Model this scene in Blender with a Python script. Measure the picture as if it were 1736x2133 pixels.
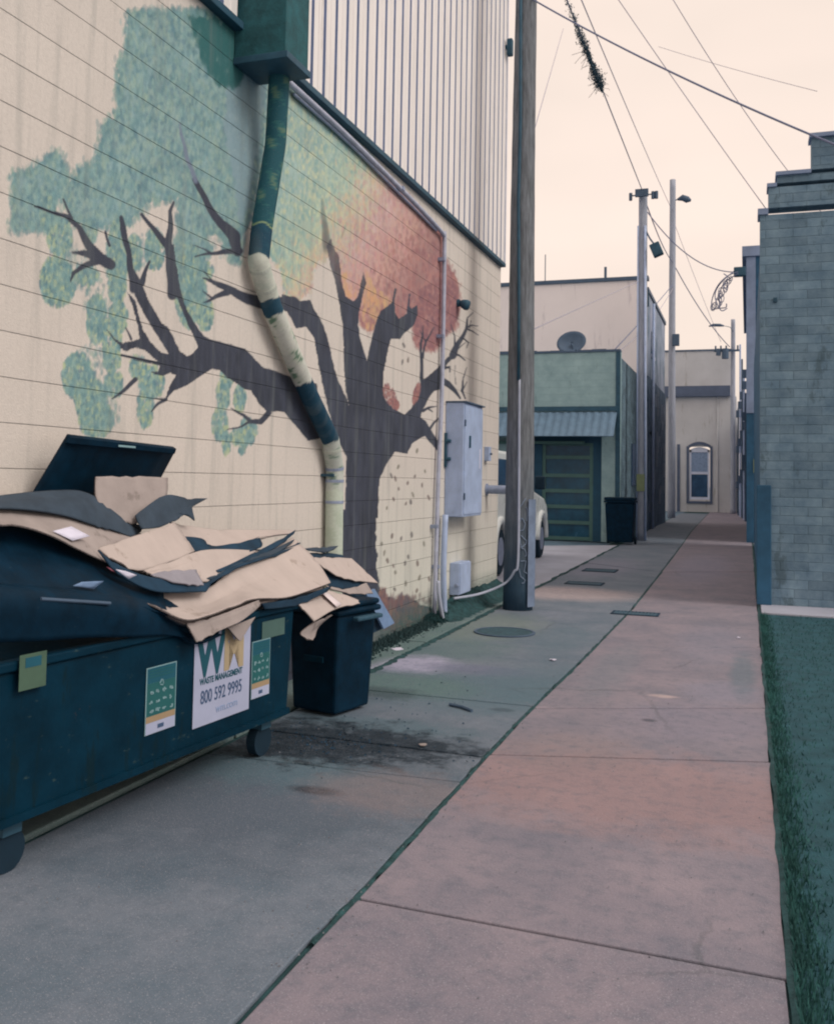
import bpy, bmesh, math, random
import numpy as np
from mathutils import Vector, Matrix
random.seed(7); rng = np.random.default_rng(7)
for o in list(bpy.data.objects): bpy.data.objects.remove(o)
S = bpy.context.scene; C = S.collection
PI = math.pi

# ------------------------------------------------------------------ camera
PW, PH, FP = 1736.0, 2132.0, 2000.0          # measuring frame, focal length in its pixels
CX, CY, EYE = 862.0, 893.0, 1.65
PSI, TH, ROLL = 0.33402, 0.053203, 0.018
Fv = Vector((-math.sin(PSI)*math.cos(TH), math.cos(PSI)*math.cos(TH), math.sin(TH)))
Rv = Vector((math.cos(PSI), math.sin(PSI), 0)); Uv = Rv.cross(Fv)
c, s = math.cos(ROLL), math.sin(ROLL)
R2 = c*Rv + s*Uv; U2 = -s*Rv + c*Uv
cam = bpy.data.cameras.new('camera'); camo = bpy.data.objects.new('camera', cam); C.objects.link(camo)
camo.matrix_world = Matrix(((R2.x, U2.x, -Fv.x, 0), (R2.y, U2.y, -Fv.y, 0), (R2.z, U2.z, -Fv.z, EYE), (0, 0, 0, 1)))
cam.sensor_fit = 'VERTICAL'; cam.sensor_height = 36.0; cam.sensor_width = 36.0
cam.lens = 36.0*FP/PH
cam.shift_x = (PW/2-CX)/PH; cam.shift_y = (CY-PH/2)/PH
cam.clip_start = 0.05; cam.clip_end = 3000
S.camera = camo

# ------------------------------------------------------------------ world, sun, exposure
SUN_EL, SUN_AZ = 42.0, 98.0                 # azimuth from +Y towards +X
w = bpy.data.worlds.new('World'); S.world = w; w.use_nodes = True
N = w.node_tree.nodes; L = w.node_tree.links; N.clear()
wo = N.new('ShaderNodeOutputWorld'); bg = N.new('ShaderNodeBackground'); sk = N.new('ShaderNodeTexSky')
sk.sky_type = 'NISHITA'; sk.sun_disc = False; sk.sun_elevation = math.radians(SUN_EL); sk.sun_rotation = math.radians(SUN_AZ)
sk.air_density = 1.0; sk.dust_density = 6.0
tc = N.new('ShaderNodeTexCoord'); nz = N.new('ShaderNodeTexNoise'); nz.inputs['Scale'].default_value = 2.2; nz.inputs['Detail'].default_value = 3
mp = N.new('ShaderNodeMapping'); mp.inputs['Scale'].default_value = (1, 1, 2.5)
cr = N.new('ShaderNodeValToRGB'); cr.color_ramp.elements[0].position = .3; cr.color_ramp.elements[1].position = .72
cr.color_ramp.elements[0].color = (7.2, 6.15, 5.35, 1); cr.color_ramp.elements[1].color = (8.9, 7.3, 6.35, 1)
mx = N.new('ShaderNodeMix'); mx.data_type = 'RGBA'; mx.inputs['Factor'].default_value = .9
L.new(tc.outputs['Generated'], mp.inputs['Vector']); L.new(mp.outputs['Vector'], nz.inputs['Vector'])
L.new(nz.outputs['Fac'], cr.inputs['Fac']); L.new(sk.outputs['Color'], mx.inputs['A']); L.new(cr.outputs['Color'], mx.inputs['B'])
L.new(mx.outputs['Result'], bg.inputs['Color']); bg.inputs['Strength'].default_value = 0.115
L.new(bg.outputs['Background'], wo.inputs['Surface'])
sl = bpy.data.lights.new('sun', 'SUN'); sl.energy = 1.2; sl.angle = math.radians(28); sl.color = (1, .94, .86)
so = bpy.data.objects.new('sun', sl); C.objects.link(so)
sd = Vector((math.sin(math.radians(SUN_AZ))*math.cos(math.radians(SUN_EL)), math.cos(math.radians(SUN_AZ))*math.cos(math.radians(SUN_EL)), math.sin(math.radians(SUN_EL))))
so.rotation_euler = sd.to_track_quat('Z', 'Y').to_euler(); so.location = (5, 0, 20)
S.view_settings.view_transform = 'Standard'; S.view_settings.look = 'None'; S.view_settings.exposure = 0.2; S.view_settings.gamma = 1
try: S.cycles.pixel_filter_type = 'BLACKMAN_HARRIS'; S.cycles.filter_width = 2.1
except Exception: pass

# ------------------------------------------------------------------ measuring helpers: a sight line meets a real plane
EP = Vector((0, 0, EYE))
def ray(x, y): return R2*float((x-CX)/FP) - U2*float((y-CY)/FP) + Fv
def at_z(x, y, z=0.0): d = ray(x, y); return EP + d*((z-EYE)/d.z)
def at_x(x, y, X): d = ray(x, y); return EP + d*(X/d.x)
def at_y(x, y, Y): d = ray(x, y); return EP + d*(Y/d.y)
def at_plane(x, y, p, n): d = ray(x, y); return EP + d*((p-EP).dot(n)/d.dot(n))
def px(P):
    d = Vector(P)-EP; z = d.dot(Fv); return CX+FP*d.dot(R2)/z, CY-FP*d.dot(U2)/z

# ------------------------------------------------------------------ materials
def lin(v): v = v/255.0; return v/12.92 if v <= .04045 else ((v+.055)/1.055)**2.4
KA = 1.18; KC = (.96, 1.07, 1.22)
def col(r, g, b, k=KA): return (min(lin(r)*k*KC[0], .85), min(lin(g)*k*KC[1], .85), min(lin(b)*k*KC[2], .85), 1)
def M(name, c, rough=.8, scale=6, var=.18, bump=.0, bscale=60, metal=0, c2=None, stretch=(1, 1, 1), fine=.5, spec=.3):
    m = bpy.data.materials.new(name); m.use_nodes = True; nt = m.node_tree; n = nt.nodes; l = nt.links
    b = n['Principled BSDF']; b.inputs['Roughness'].default_value = rough; b.inputs['Metallic'].default_value = metal
    b.inputs['Specular IOR Level'].default_value = spec
    t = n.new('ShaderNodeTexCoord'); mpn = n.new('ShaderNodeMapping'); mpn.inputs['Scale'].default_value = stretch
    l.new(t.outputs['Object'], mpn.inputs['Vector'])
    a = n.new('ShaderNodeTexNoise'); a.inputs['Scale'].default_value = scale; a.inputs['Detail'].default_value = 8; a.inputs['Roughness'].default_value = .65
    l.new(mpn.outputs['Vector'], a.inputs['Vector'])
    r = n.new('ShaderNodeValToRGB'); r.color_ramp.elements[0].position = .32; r.color_ramp.elements[1].position = .68
    lo = c2 if c2 else tuple(x*(1-var*1.6) for x in c[:3])+(1,)
    hi = tuple(min(x*(1+var), .9) for x in c[:3])+(1,)
    r.color_ramp.elements[0].color = lo; r.color_ramp.elements[1].color = hi
    l.new(a.outputs['Fac'], r.inputs['Fac']); l.new(r.outputs['Color'], b.inputs['Base Color'])
    rr = n.new('ShaderNodeMapRange'); rr.inputs['To Min'].default_value = max(rough-.12, .05); rr.inputs['To Max'].default_value = min(rough+.1, 1)
    l.new(a.outputs['Fac'], rr.inputs['Value']); l.new(rr.outputs['Result'], b.inputs['Roughness'])
    if bump:
        q = n.new('ShaderNodeTexNoise'); q.inputs['Scale'].default_value = bscale; q.inputs['Detail'].default_value = 6
        l.new(mpn.outputs['Vector'], q.inputs['Vector'])
        bp = n.new('ShaderNodeBump'); bp.inputs['Strength'].default_value = bump; bp.inputs['Distance'].default_value = .01
        l.new(q.outputs['Fac'], bp.inputs['Height']); l.new(bp.outputs['Normal'], b.inputs['Normal'])
    m['ramp'] = r.name
    return m
def course_lines(m, pitch, off, axis='Z', width=.03, dark=.45, bdist=.006, brick_w=None, horiz='Y', shadez=0, vfac=1.0, tone=.22):
    """mortar joints: darkens and dents a surface every `pitch` along axis; optional staggered uprights"""
    nt = m.node_tree; n = nt.nodes; l = nt.links; b = n['Principled BSDF']
    t = n.new('ShaderNodeTexCoord'); sp = n.new('ShaderNodeSeparateXYZ'); l.new(t.outputs['Object'], sp.inputs[0])
    def mth(op, a, bb=None, clamp=False):
        q = n.new('ShaderNodeMath'); q.operation = op; q.use_clamp = clamp
        for i, v in enumerate((a, bb)):
            if v is None: continue
            if isinstance(v, (int, float)): q.inputs[i].default_value = v
            else: l.new(v, q.inputs[i])
        return q.outputs[0]
    wn = n.new('ShaderNodeTexNoise'); wn.inputs['Scale'].default_value = 3; l.new(t.outputs['Object'], wn.inputs['Vector'])
    zz = mth('DIVIDE', mth('SUBTRACT', sp.outputs[axis], off), pitch)
    zz = mth('ADD', zz, mth('MULTIPLY', mth('SUBTRACT', wn.outputs['Fac'], .5), .02))
    fr = mth('FRACT', mth('ADD', zz, 100.0))
    d = mth('MINIMUM', fr, mth('SUBTRACT', 1.0, fr))
    mask = mth('SUBTRACT', 1.0, mth('DIVIDE', d, width), True)
    if brick_w:
        row = mth('FLOOR', mth('ADD', zz, 100.0)); half = mth('MULTIPLY', mth('MODULO', row, 2.0), .5)
        f2 = mth('FRACT', mth('ADD', mth('ADD', mth('DIVIDE', sp.outputs[horiz], brick_w), half), 100.0))
        d2 = mth('MINIMUM', f2, mth('SUBTRACT', 1.0, f2))
        m2 = mth('SUBTRACT', 1.0, mth('DIVIDE', d2, width*pitch/brick_w), True)
        mask = mth('MAXIMUM', mask, mth('MULTIPLY', m2, vfac))
        colm = mth('FLOOR', mth('ADD', mth('ADD', mth('DIVIDE', sp.outputs[horiz], brick_w), half), 100.0))
        wn2 = n.new('ShaderNodeTexWhiteNoise'); wn2.noise_dimensions = '2D'; cb_ = n.new('ShaderNodeCombineXYZ'); l.new(row, cb_.inputs[0]); l.new(colm, cb_.inputs[1]); l.new(cb_.outputs[0], wn2.inputs['Vector'])
        tn = mth('ADD', 1-tone*.6, mth('MULTIPLY', wn2.outputs['Value'], tone)); sc_ = n.new('ShaderNodeVectorMath'); sc_.operation = 'SCALE'
        l.new(b.inputs['Base Color'].links[0].from_socket, sc_.inputs[0]); l.new(tn, sc_.inputs['Scale']); l.new(sc_.outputs['Vector'], b.inputs['Base Color'])
    wk = n.new('ShaderNodeTexNoise'); wk.inputs['Scale'].default_value = 1.3; l.new(t.outputs['Object'], wk.inputs['Vector'])
    dk = mth('MULTIPLY', wk.outputs['Fac'], dark*2.0, True)
    if shadez: dk = mth('MULTIPLY', dk, mth('ADD', .16, mth('MULTIPLY', mth('SUBTRACT', sp.outputs[axis], shadez), .55, True)))  # shade under the joint edges painted in, stronger higher up the wall
    fac = mth('MULTIPLY', mask, dk)
    src = b.inputs['Base Color'].links[0].from_socket
    mi = n.new('ShaderNodeMix'); mi.data_type = 'RGBA'; l.new(fac, mi.inputs['Factor']); l.new(src, mi.inputs['A'])
    mi.inputs['B'].default_value = (.025, .05, .06, 1); l.new(mi.outputs['Result'], b.inputs['Base Color'])
    bp = n.new('ShaderNodeBump'); bp.inputs['Strength'].default_value = .8; bp.inputs['Distance'].default_value = bdist; bp.invert = True
    l.new(mask, bp.inputs['Height'])
    if b.inputs['Normal'].links: l.new(b.inputs['Normal'].links[0].from_socket, bp.inputs['Normal'])
    l.new(bp.outputs['Normal'], b.inputs['Normal'])
    return m

m_block = course_lines(M('painted_block', col(200, 184, 168), .85, 2, .05, .25, 90), .2283, .0719)
m_groove_shade = M('siding_groove_shade', col(138, 146, 168), .5, 5, .08)  # bluish grey standing for the shade inside the siding grooves
m_siding = M('siding_metal', col(222, 208, 196), .5, 3, .06, 0, 40, .0, stretch=(1, 1, .2))
m_trimdark = M('dark_trim', col(45, 75, 88), .6, 5, .2)
m_trimlight = M('pale_trim', col(185, 180, 182), .55, 5, .1)
m_galv = M('galvanised', col(140, 145, 160), .45, 12, .15, metal=.2)
m_conduit = M('conduit_metal', col(165, 163, 172), .5, 10, .12)
m_cab = M('grey_cabinet_paint', col(158, 167, 186), .55, 5, .1)
m_cabdark = M('dark_grey_metal', col(70, 85, 100), .6, 5, .1)  # plain dark grey for hoods, hardware and copings
m_pole = M('weathered_pole_wood', col(108, 108, 108), .9, 9, .3, .7, 50, stretch=(3, 3, .35))
def stain_foot(m, z0, z1, c_):
    nt = m.node_tree; n = nt.nodes; l = nt.links; b = n['Principled BSDF']; t = n.new('ShaderNodeTexCoord'); sp = n.new('ShaderNodeSeparateXYZ'); l.new(t.outputs['Object'], sp.inputs[0])
    q = n.new('ShaderNodeTexNoise'); q.inputs['Scale'].default_value = 4; l.new(t.outputs['Object'], q.inputs['Vector'])
    a = n.new('ShaderNodeMath'); a.operation = 'MULTIPLY_ADD'; l.new(q.outputs['Fac'], a.inputs[0]); a.inputs[1].default_value = 1.0; l.new(sp.outputs['Z'], a.inputs[2])
    r = n.new('ShaderNodeMapRange'); r.inputs['From Min'].default_value = z0+.5; r.inputs['From Max'].default_value = z1+.5; r.inputs['To Min'].default_value = .9; r.inputs['To Max'].default_value = 0; l.new(a.outputs[0], r.inputs['Value'])
    mi = n.new('ShaderNodeMix'); mi.data_type = 'RGBA'; l.new(r.outputs['Result'], mi.inputs['Factor']); l.new(b.inputs['Base Color'].links[0].from_socket, mi.inputs['A']); mi.inputs['B'].default_value = c_
    l.new(mi.outputs['Result'], b.inputs['Base Color'])
stain_foot(m_pole, .2, 1.9, col(28, 56, 72))
m_polefar = M('far_pole_wood', col(150, 150, 155), .9, 6, .15, .4, 40, stretch=(3, 3, .35))
m_dark = M('black_plastic', col(6, 36, 52, 1.0), .6, 8, .25, .1, 40, spec=.1)
m_dump = M('dark_green_steel', col(4, 42, 57, 1.0), .55, 4, .2, .15, 30, spec=.1)
m_card = M('cardboard', col(176, 158, 146), .9, 4, .05, .12, 120, stretch=(1, 1.6, 1))
m_card2 = M('dull_cardboard', col(150, 135, 126), .9, 5, .1, .12, 120)
m_flute = M('corrugated_edge', col(112, 100, 94), .9, 160, .5)
m_carddark = M('shaded_cardboard', col(55, 65, 74), .9, 5, .2, .1, 80)  # cardboard with its shade put into the colour
m_cardedge = M('dark_shaded_cardboard', col(28, 52, 68), .9, 5, .25, .1, 80)  # very dark tone, also painting in the shade between cardboard sheets
m_tape = M('packing_tape', col(215, 195, 188), .3, 8, .05)
m_paper = M('white_label_paper', col(205, 195, 205), .7, 8, .04)
m_bluepaper = M('blue_grey_board', col(110, 130, 155), .7, 8, .1)
m_white = M('sign_white', col(160, 160, 176), .5, 4, .05)
m_wgreen = M('logo_green', col(25, 75, 85), .6, 4, .05)
m_wgold = M('logo_gold', col(160, 140, 110), .6, 4, .05)
m_ink = M('sign_ink', col(62, 80, 105), .6, 4, .05)
m_inkfaint = M('sign_ink_faint', col(135, 148, 172), .6, 4, .05)
m_stgreen = M('sticker_green', col(34, 86, 84), .6, 4, .08)
m_stdark = M('sticker_dark', col(28, 80, 92), .6, 4, .08)
m_stgold = M('sticker_gold', col(150, 125, 95), .6, 4, .05)
m_sticon = M('sticker_icon', col(124, 150, 150), .6, 4, .05)
m_yellow = M('yellow_plate', col(128, 134, 98), .6, 4, .1)
m_rubber = M('rubber', col(18, 42, 55, 1), .8, 6, .1)
m_garage = course_lines(M('garage_block_paint', col(140, 158, 152), .9, 2.5, .12, .4, 40, c2=col(122, 142, 140)), .2, 0, width=.03, dark=.12)
m_garageside = course_lines(M('garage_side_brick', col(100, 118, 124), .9, 3, .3, .5, 30), .09, 0, width=.08, dark=.25, brick_w=.25)
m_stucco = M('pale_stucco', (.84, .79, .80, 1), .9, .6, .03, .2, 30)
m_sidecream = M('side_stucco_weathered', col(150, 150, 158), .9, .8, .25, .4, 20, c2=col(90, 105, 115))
m_sidebrick = course_lines(M('old_side_brick', col(84, 96, 108), .9, 2, .4, .6, 18, c2=col(48, 70, 88)), .09, 0, width=.1, dark=.2, brick_w=.25)
m_awn = M('awning_metal', col(92, 112, 126), .5, 4, .12, metal=.1)
m_door = M('garage_door_glass', col(20, 68, 86), .25, 3, .25, spec=.5)
m_muntin = M('garage_door_frame', col(72, 100, 92), .6, 4, .1)
m_jamb = M('door_jamb', col(36, 70, 86), .7, 4, .12)
m_far = M('far_house_stucco', col(184, 178, 172), .9, .5, .08, .2, 20)
m_farcorn = M('far_cornice', col(82, 90, 105), .8, 2, .1)
m_winfr = M('window_white', col(195, 195, 205), .6, 3, .05)
m_glass = M('window_glass', col(45, 75, 100), .12, 2, .25, spec=.6)
m_curtain = M('curtained_glass', col(125, 140, 160), .3, 12, .15, spec=.5)
m_brick = course_lines(M('right_brick', col(112, 128, 134), .9, 3, .18, .5, 40, c2=col(84, 104, 116)), .125, 0, width=.07, dark=.3, brick_w=.36, horiz='X')
m_bluewall = M('blue_painted_wall', col(46, 84, 106), .7, 2, .2, .2, 30)
m_bluelight = M('pale_blue_wall', col(122, 132, 150), .7, 2, .12, .2, 30)
m_carpaint = M('white_car_paint', col(215, 212, 205), .3, 3, .03, spec=.5)
m_wire = M('cable', col(110, 112, 130), .7, 4, .1)
m_wirepale = M('thin_cable', col(165, 155, 160), .7, 4, .1)
m_vine = M('vine_leaf', col(36, 58, 68), .8, 20, .3)
m_grass = M('moss_turf', col(40, 74, 80), .95, 5, .2, .8, 90)
m_dirt = M('joint_dirt', col(48, 76, 76), .95, 5, .3, .6, 60)
m_asph = M('asphalt', col(92, 110, 120), .95, 3, .15, .5, 120)
m_apron = M('pale_apron_concrete', col(158, 155, 160), .9, 1, .1, .2, 80)
m_moss = M('green_moss', col(40, 68, 68), .95, 16, .35, .8, 90)

# ------------------------------------------------------------------ mesh helpers
def obj(name, V, Fc, mat=None, parent=None, smooth=False):
    me = bpy.data.meshes.new(name); me.from_pydata([tuple(v) for v in V], [], Fc); me.update()
    if mat: me.materials.append(mat)
    if smooth:
        for p in me.polygons: p.use_smooth = True
    o = bpy.data.objects.new(name, me); C.objects.link(o)
    if parent: o.parent = parent
    return o
def tag(o, label, cat, group=None, kind=None):
    if label: o['label'] = label
    if cat: o['category'] = cat
    if group: o['group'] = group
    if kind: o['kind'] = kind
    return o
def empty(name, loc, label, cat, group=None):
    o = bpy.data.objects.new(name, None); C.objects.link(o); o.location = loc; o.empty_display_size = .2
    o['loc0'] = tuple(loc); bpy.context.view_layer.update()
    return tag(o, label, cat, group)
class MB:
    """collects shapes given in world coordinates; build() writes ONE mesh, local to its parent"""
    def __init__(s): s.V = []; s.F = []
    def add(s, V, F): k = len(s.V); s.V += [Vector(v) for v in V]; s.F += [[i+k for i in f] for f in F]; return s
    def box(s, x0, x1, y0, y1, z0, z1):
        V = [(x, y, z) for x in (x0, x1) for y in (y0, y1) for z in (z0, z1)]
        return s.add(V, [(0, 1, 3, 2), (4, 6, 7, 5), (0, 4, 5, 1), (2, 3, 7, 6), (0, 2, 6, 4), (1, 5, 7, 3)])
    def hexa(s, P):      # 8 pts: bottom 4 ccw, top 4 ccw
        return s.add(P, [(3, 2, 1, 0), (4, 5, 6, 7), (0, 1, 5, 4), (1, 2, 6, 5), (2, 3, 7, 6), (3, 0, 4, 7)])
    def slab(s, P, n, t):  # planar polygon P given a thickness t along n
        n = Vector(n).normalized()*t; k = len(P); P = [Vector(p) for p in P]
        return s.add(P+[p+n for p in P], [list(range(k))[::-1], list(range(k, 2*k))]+[[i, (i+1) % k, k+(i+1) % k, k+i] for i in range(k)])
    def tube(s, P, r, seg=10, cap=True):
        P = [Vector(p) for p in P]; n = len(P); rr = r if isinstance(r, (list, tuple)) else [r]*n
        up = None; V = []
        for i, p in enumerate(P):
            t = (P[min(i+1, n-1)]-P[max(i-1, 0)]).normalized()
            if up is None: up = t.orthogonal().normalized()
            else: up = (up - t*up.dot(t)).normalized()
            b = t.cross(up)
            for k in range(seg):
                a = 2*PI*k/seg; V.append(p+(up*math.cos(a)+b*math.sin(a))*rr[i])
        Fc = [[i*seg+k, i*seg+(k+1) % seg, (i+1)*seg+(k+1) % seg, (i+1)*seg+k] for i in range(n-1) for k in range(seg)]
        if cap: Fc += [list(range(seg))[::-1], [(n-1)*seg+k for k in range(seg)]]
        return s.add(V, Fc)
    def build(s, name, mat, parent=None, smooth=False, bevel=0):
        off = Vector(parent_origin(parent)) if parent else Vector((0, 0, 0))
        o = obj(name, [v-off for v in s.V], s.F, mat, parent, smooth)
        if bevel:
            b = o.modifiers.new('b', 'BEVEL'); b.width = bevel; b.segments = 2; b.limit_method = 'ANGLE'
        return o
def parent_origin(p):
    v = Vector((0, 0, 0))
    while p is not None:
        v += p.location; p = p.parent
    return v
def catmull(P, k):
    P = [Vector(p) for p in P]; out = []
    for i in range(len(P)-1):
        a, b, c_, d = P[max(i-1, 0)], P[i], P[i+1], P[min(i+2, len(P)-1)]
        for j in range(k):
            t = j/k; out.append(.5*((2*b)+(c_-a)*t+(2*a-5*b+4*c_-d)*t*t+(3*b-a-3*c_+d)*t**3))
    return out+[P[-1]]
def sheet(name, net, mat, thick=.006, k=6, parent=None, wob=.004, smooth=True, seed=0, ragged=.0):
    """a bent sheet through a net of world points, with real thickness"""
    rows = [catmull(r, k) for r in net]; cols = len(rows[0])
    G = [catmull([rows[i][j] for i in range(len(rows))], k) for j in range(cols)]
    nr = len(G[0]); r_ = random.Random(seed)
    cen = sum((G[j][i] for j in range(cols) for i in range(nr)), Vector())/(cols*nr)
    ph = [r_.uniform(0, 6) for _ in range(4)]
    V = []; crs = {r_.randrange(2, cols-2) for _ in range(2)} if ragged and cols > 8 else set(); crr = r_.randrange(2, nr-2) if ragged and nr > 7 else -1
    for j in range(cols):
        for i in range(nr):
            p = G[j][i].copy(); p.z -= .007*(j in crs)+.006*(i == crr); p.z += wob*(math.sin(9*p.y+ph[0]+4*p.x)+.6*math.sin(23*p.x+ph[1]))
            if ragged and (i in (0, nr-1) or j in (0, cols-1)): p += (p-cen).normalized()*r_.uniform(-ragged, ragged)
            V.append(p)
    Fc = [[j*nr+i, (j+1)*nr+i, (j+1)*nr+i+1, j*nr+i+1] for j in range(cols-1) for i in range(nr-1)]
    off = parent_origin(parent) if parent else Vector((0, 0, 0))
    o = obj(name, [v-off for v in V], Fc, mat, parent, smooth)
    sm = o.modifiers.new('t', 'SOLIDIFY'); sm.thickness = thick; sm.offset = 0
    if mat in (m_card, m_card2): o.data.materials.append(m_flute); sm.material_offset_rim = 1
    return o
def text_mesh(body, size, origin, ux, uz, n, mat, name, parent, ext=.001, sx=1, bold=0.0):
    cu = bpy.data.curves.new('t', 'FONT'); cu.body = body; cu.size = size; cu.extrude = ext; cu.align_x = 'CENTER'; cu.offset = bold
    to = bpy.data.objects.new('t', cu); C.objects.link(to); bpy.context.view_layer.update()
    dg = bpy.context.evaluated_depsgraph_get(); me = bpy.data.meshes.new_from_object(to.evaluated_get(dg))
    bpy.data.objects.remove(to); off = parent_origin(parent)
    for v in me.vertices:
        p = v.co; v.co = origin + ux*p.x*sx + uz*p.y + n*(p.z+ext) - off
    me.materials.clear(); me.materials.append(mat); me.name = name
    o = bpy.data.objects.new(name, me); C.objects.link(o); o.parent = parent; return o

# ================================================================== GROUND
W = -3.5            # the mural wall stands on the plane x = W
YC = 13.93          # its far corner
tag(MB().box(-400, 400, -60, 900, -.3, -.03).build('ground', m_asph), 'dark asphalt and dirt ground between the buildings', None, kind='structure')

def concrete(name, c1, c2, stains_shade):
    m = M(name, c1, .85, 1.6, .12, .35, 70, c2=c2)
    nt = m.node_tree; n = nt.nodes; l = nt.links; b = n['Principled BSDF']; t = n.new('ShaderNodeTexCoord')
    n1 = n.new('ShaderNodeTexNoise'); n1.inputs['Scale'].default_value = 5; n1.inputs['Detail'].default_value = 9; n1.inputs['Roughness'].default_value = .7
    l.new(t.outputs['Object'], n1.inputs['Vector'])
    n2 = n.new('ShaderNodeTexNoise'); n2.inputs['Scale'].default_value = 150; n2.inputs['Detail'].default_value = 2; l.new(t.outputs['Object'], n2.inputs['Vector'])
    def mixc(prev, fac, colr):
        q = n.new('ShaderNodeMix'); q.data_type = 'RGBA'; l.new(fac, q.inputs['Factor']); l.new(prev, q.inputs['A']); q.inputs['B'].default_value = colr; return q.outputs['Result']
    cur = b.inputs['Base Color'].links[0].from_socket
    for (x, y, rx, ry, colr, amt, rag) in stains_shade:
        mpn = n.new('ShaderNodeMapping'); mpn.vector_type = 'POINT'
        mpn.inputs['Scale'].default_value = (1/rx, 1/ry, 0); mpn.inputs['Location'].default_value = (-x/rx, -y/ry, 0)
        l.new(t.outputs['Object'], mpn.inputs['Vector'])
        ln = n.new('ShaderNodeVectorMath'); ln.operation = 'LENGTH'; l.new(mpn.outputs[0], ln.inputs[0])
        a = n.new('ShaderNodeMath'); a.operation = 'MULTIPLY_ADD'; l.new(n1.outputs['Fac'], a.inputs[0]); a.inputs[1].default_value = rag*2; l.new(ln.outputs['Value'], a.inputs[2])
        r = n.new('ShaderNodeMapRange'); r.inputs['From Min'].default_value = .55+rag; r.inputs['From Max'].default_value = 1.15+rag
        r.inputs['To Min'].default_value = amt; r.inputs['To Max'].default_value = 0; l.new(a.outputs[0], r.inputs['Value'])
        cur = mixc(cur, r.outputs['Result'], colr)
    vo = n.new('ShaderNodeTexVoronoi'); vo.feature = 'DISTANCE_TO_EDGE'; vo.inputs['Scale'].default_value = .55
    dn = n.new('ShaderNodeMix'); dn.data_type = 'VECTOR'; dn.inputs['Factor'].default_value = .12; l.new(t.outputs['Object'], dn.inputs[4]); l.new(n1.outputs['Color'], dn.inputs[5]); l.new(dn.outputs[1], vo.inputs['Vector'])
    c1_ = n.new('ShaderNodeMapRange'); c1_.inputs['From Min'].default_value = .002; c1_.inputs['From Max'].default_value = .007; c1_.inputs['To Min'].default_value = 1; c1_.inputs['To Max'].default_value = 0; l.new(vo.outputs['Distance'], c1_.inputs['Value'])
    n4 = n.new('ShaderNodeTexNoise'); n4.inputs['Scale'].default_value = .5; l.new(t.outputs['Object'], n4.inputs['Vector'])
    c2_ = n.new('ShaderNodeMapRange'); c2_.inputs['From Min'].default_value = .5; c2_.inputs['From Max'].default_value = .6; c2_.inputs['To Max'].default_value = .3; l.new(n4.outputs['Fac'], c2_.inputs['Value'])
    c3_ = n.new('ShaderNodeMath'); c3_.operation = 'MULTIPLY'; l.new(c1_.outputs['Result'], c3_.inputs[0]); l.new(c2_.outputs['Result'], c3_.inputs[1])
    cur = mixc(cur, c3_.outputs[0], (.03, .05, .055, 1))
    n5 = n.new('ShaderNodeTexNoise'); n5.inputs['Scale'].default_value = 11; n5.inputs['Detail'].default_value = 10; n5.inputs['Roughness'].default_value = .75; l.new(t.outputs['Object'], n5.inputs['Vector'])
    g5 = n.new('ShaderNodeMapRange'); g5.inputs['From Min'].default_value = .48; g5.inputs['From Max'].default_value = .72; g5.inputs['To Max'].default_value = .55; l.new(n5.outputs['Fac'], g5.inputs['Value']); cur = mixc(cur, g5.outputs['Result'], col(74, 84, 92))
    n6 = n.new('ShaderNodeTexNoise'); n6.inputs['Scale'].default_value = 230; n6.inputs['Detail'].default_value = 1; l.new(t.outputs['Object'], n6.inputs['Vector'])
    g6 = n.new('ShaderNodeMapRange'); g6.inputs['From Min'].default_value = .64; g6.inputs['From Max'].default_value = .72; g6.inputs['To Max'].default_value = .5; l.new(n6.outputs['Fac'], g6.inputs['Value']); cur = mixc(cur, g6.outputs['Result'], col(180, 170, 168))
    g = n.new('ShaderNodeMapRange'); g.inputs['From Min'].default_value = .58; g.inputs['From Max'].default_value = .75; g.inputs['To Max'].default_value = .35
    l.new(n2.outputs['Fac'], g.inputs['Value']); cur = mixc(cur, g.outputs['Result'], (.09, .1, .11, 1))
    l.new(cur, b.inputs['Base Color'])
    return m
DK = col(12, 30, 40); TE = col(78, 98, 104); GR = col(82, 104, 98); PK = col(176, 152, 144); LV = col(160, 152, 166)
def gp(x, y): p = at_z(x, y); return p.x, p.y
def st(x, y, rx, ry, c_, a, rg): p = gp(x, y); return (p[0], p[1], rx, ry, c_, a, rg)
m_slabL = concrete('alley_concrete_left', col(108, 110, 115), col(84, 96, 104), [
    st(520, 1640, 1.3, 1.2, col(72, 80, 88), .7, .6), st(760, 1560, 1.0, .9, col(84, 92, 98), .6, .8), st(1000, 1440, 1.3, .8, TE, .75, .5), st(820, 1425, .8, .5, GR, .8, .5), st(900, 1345, .9, 1.0, GR, .55, .5), st(1000, 1300, .8, 1.2, col(110, 118, 104), .6, .5),  # first two entries paint in the shade near the dumpster
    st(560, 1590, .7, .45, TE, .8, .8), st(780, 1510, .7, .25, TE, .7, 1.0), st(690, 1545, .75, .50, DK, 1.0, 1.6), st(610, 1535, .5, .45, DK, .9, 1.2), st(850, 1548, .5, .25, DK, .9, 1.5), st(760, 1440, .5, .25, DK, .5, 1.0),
    st(868, 1382, .42, .42, LV, .85, .7), st(1000, 1395, .55, .25, col(98, 100, 115), .7, .6), st(1080, 1450, .2, .2, TE, .5, .5),
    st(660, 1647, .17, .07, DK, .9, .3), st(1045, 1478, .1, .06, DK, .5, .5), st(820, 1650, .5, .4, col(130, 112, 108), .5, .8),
    st(1110, 1420, .5, 1.0, TE, .5, .6), st(1170, 1330, .35, 1.2, TE, .45, .6), st(1180, 1235, 1.2, 1.0, PK, .6, .3), st(1250, 1180, .8, 2.5, col(128, 122, 132), .5, .5)])
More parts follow.
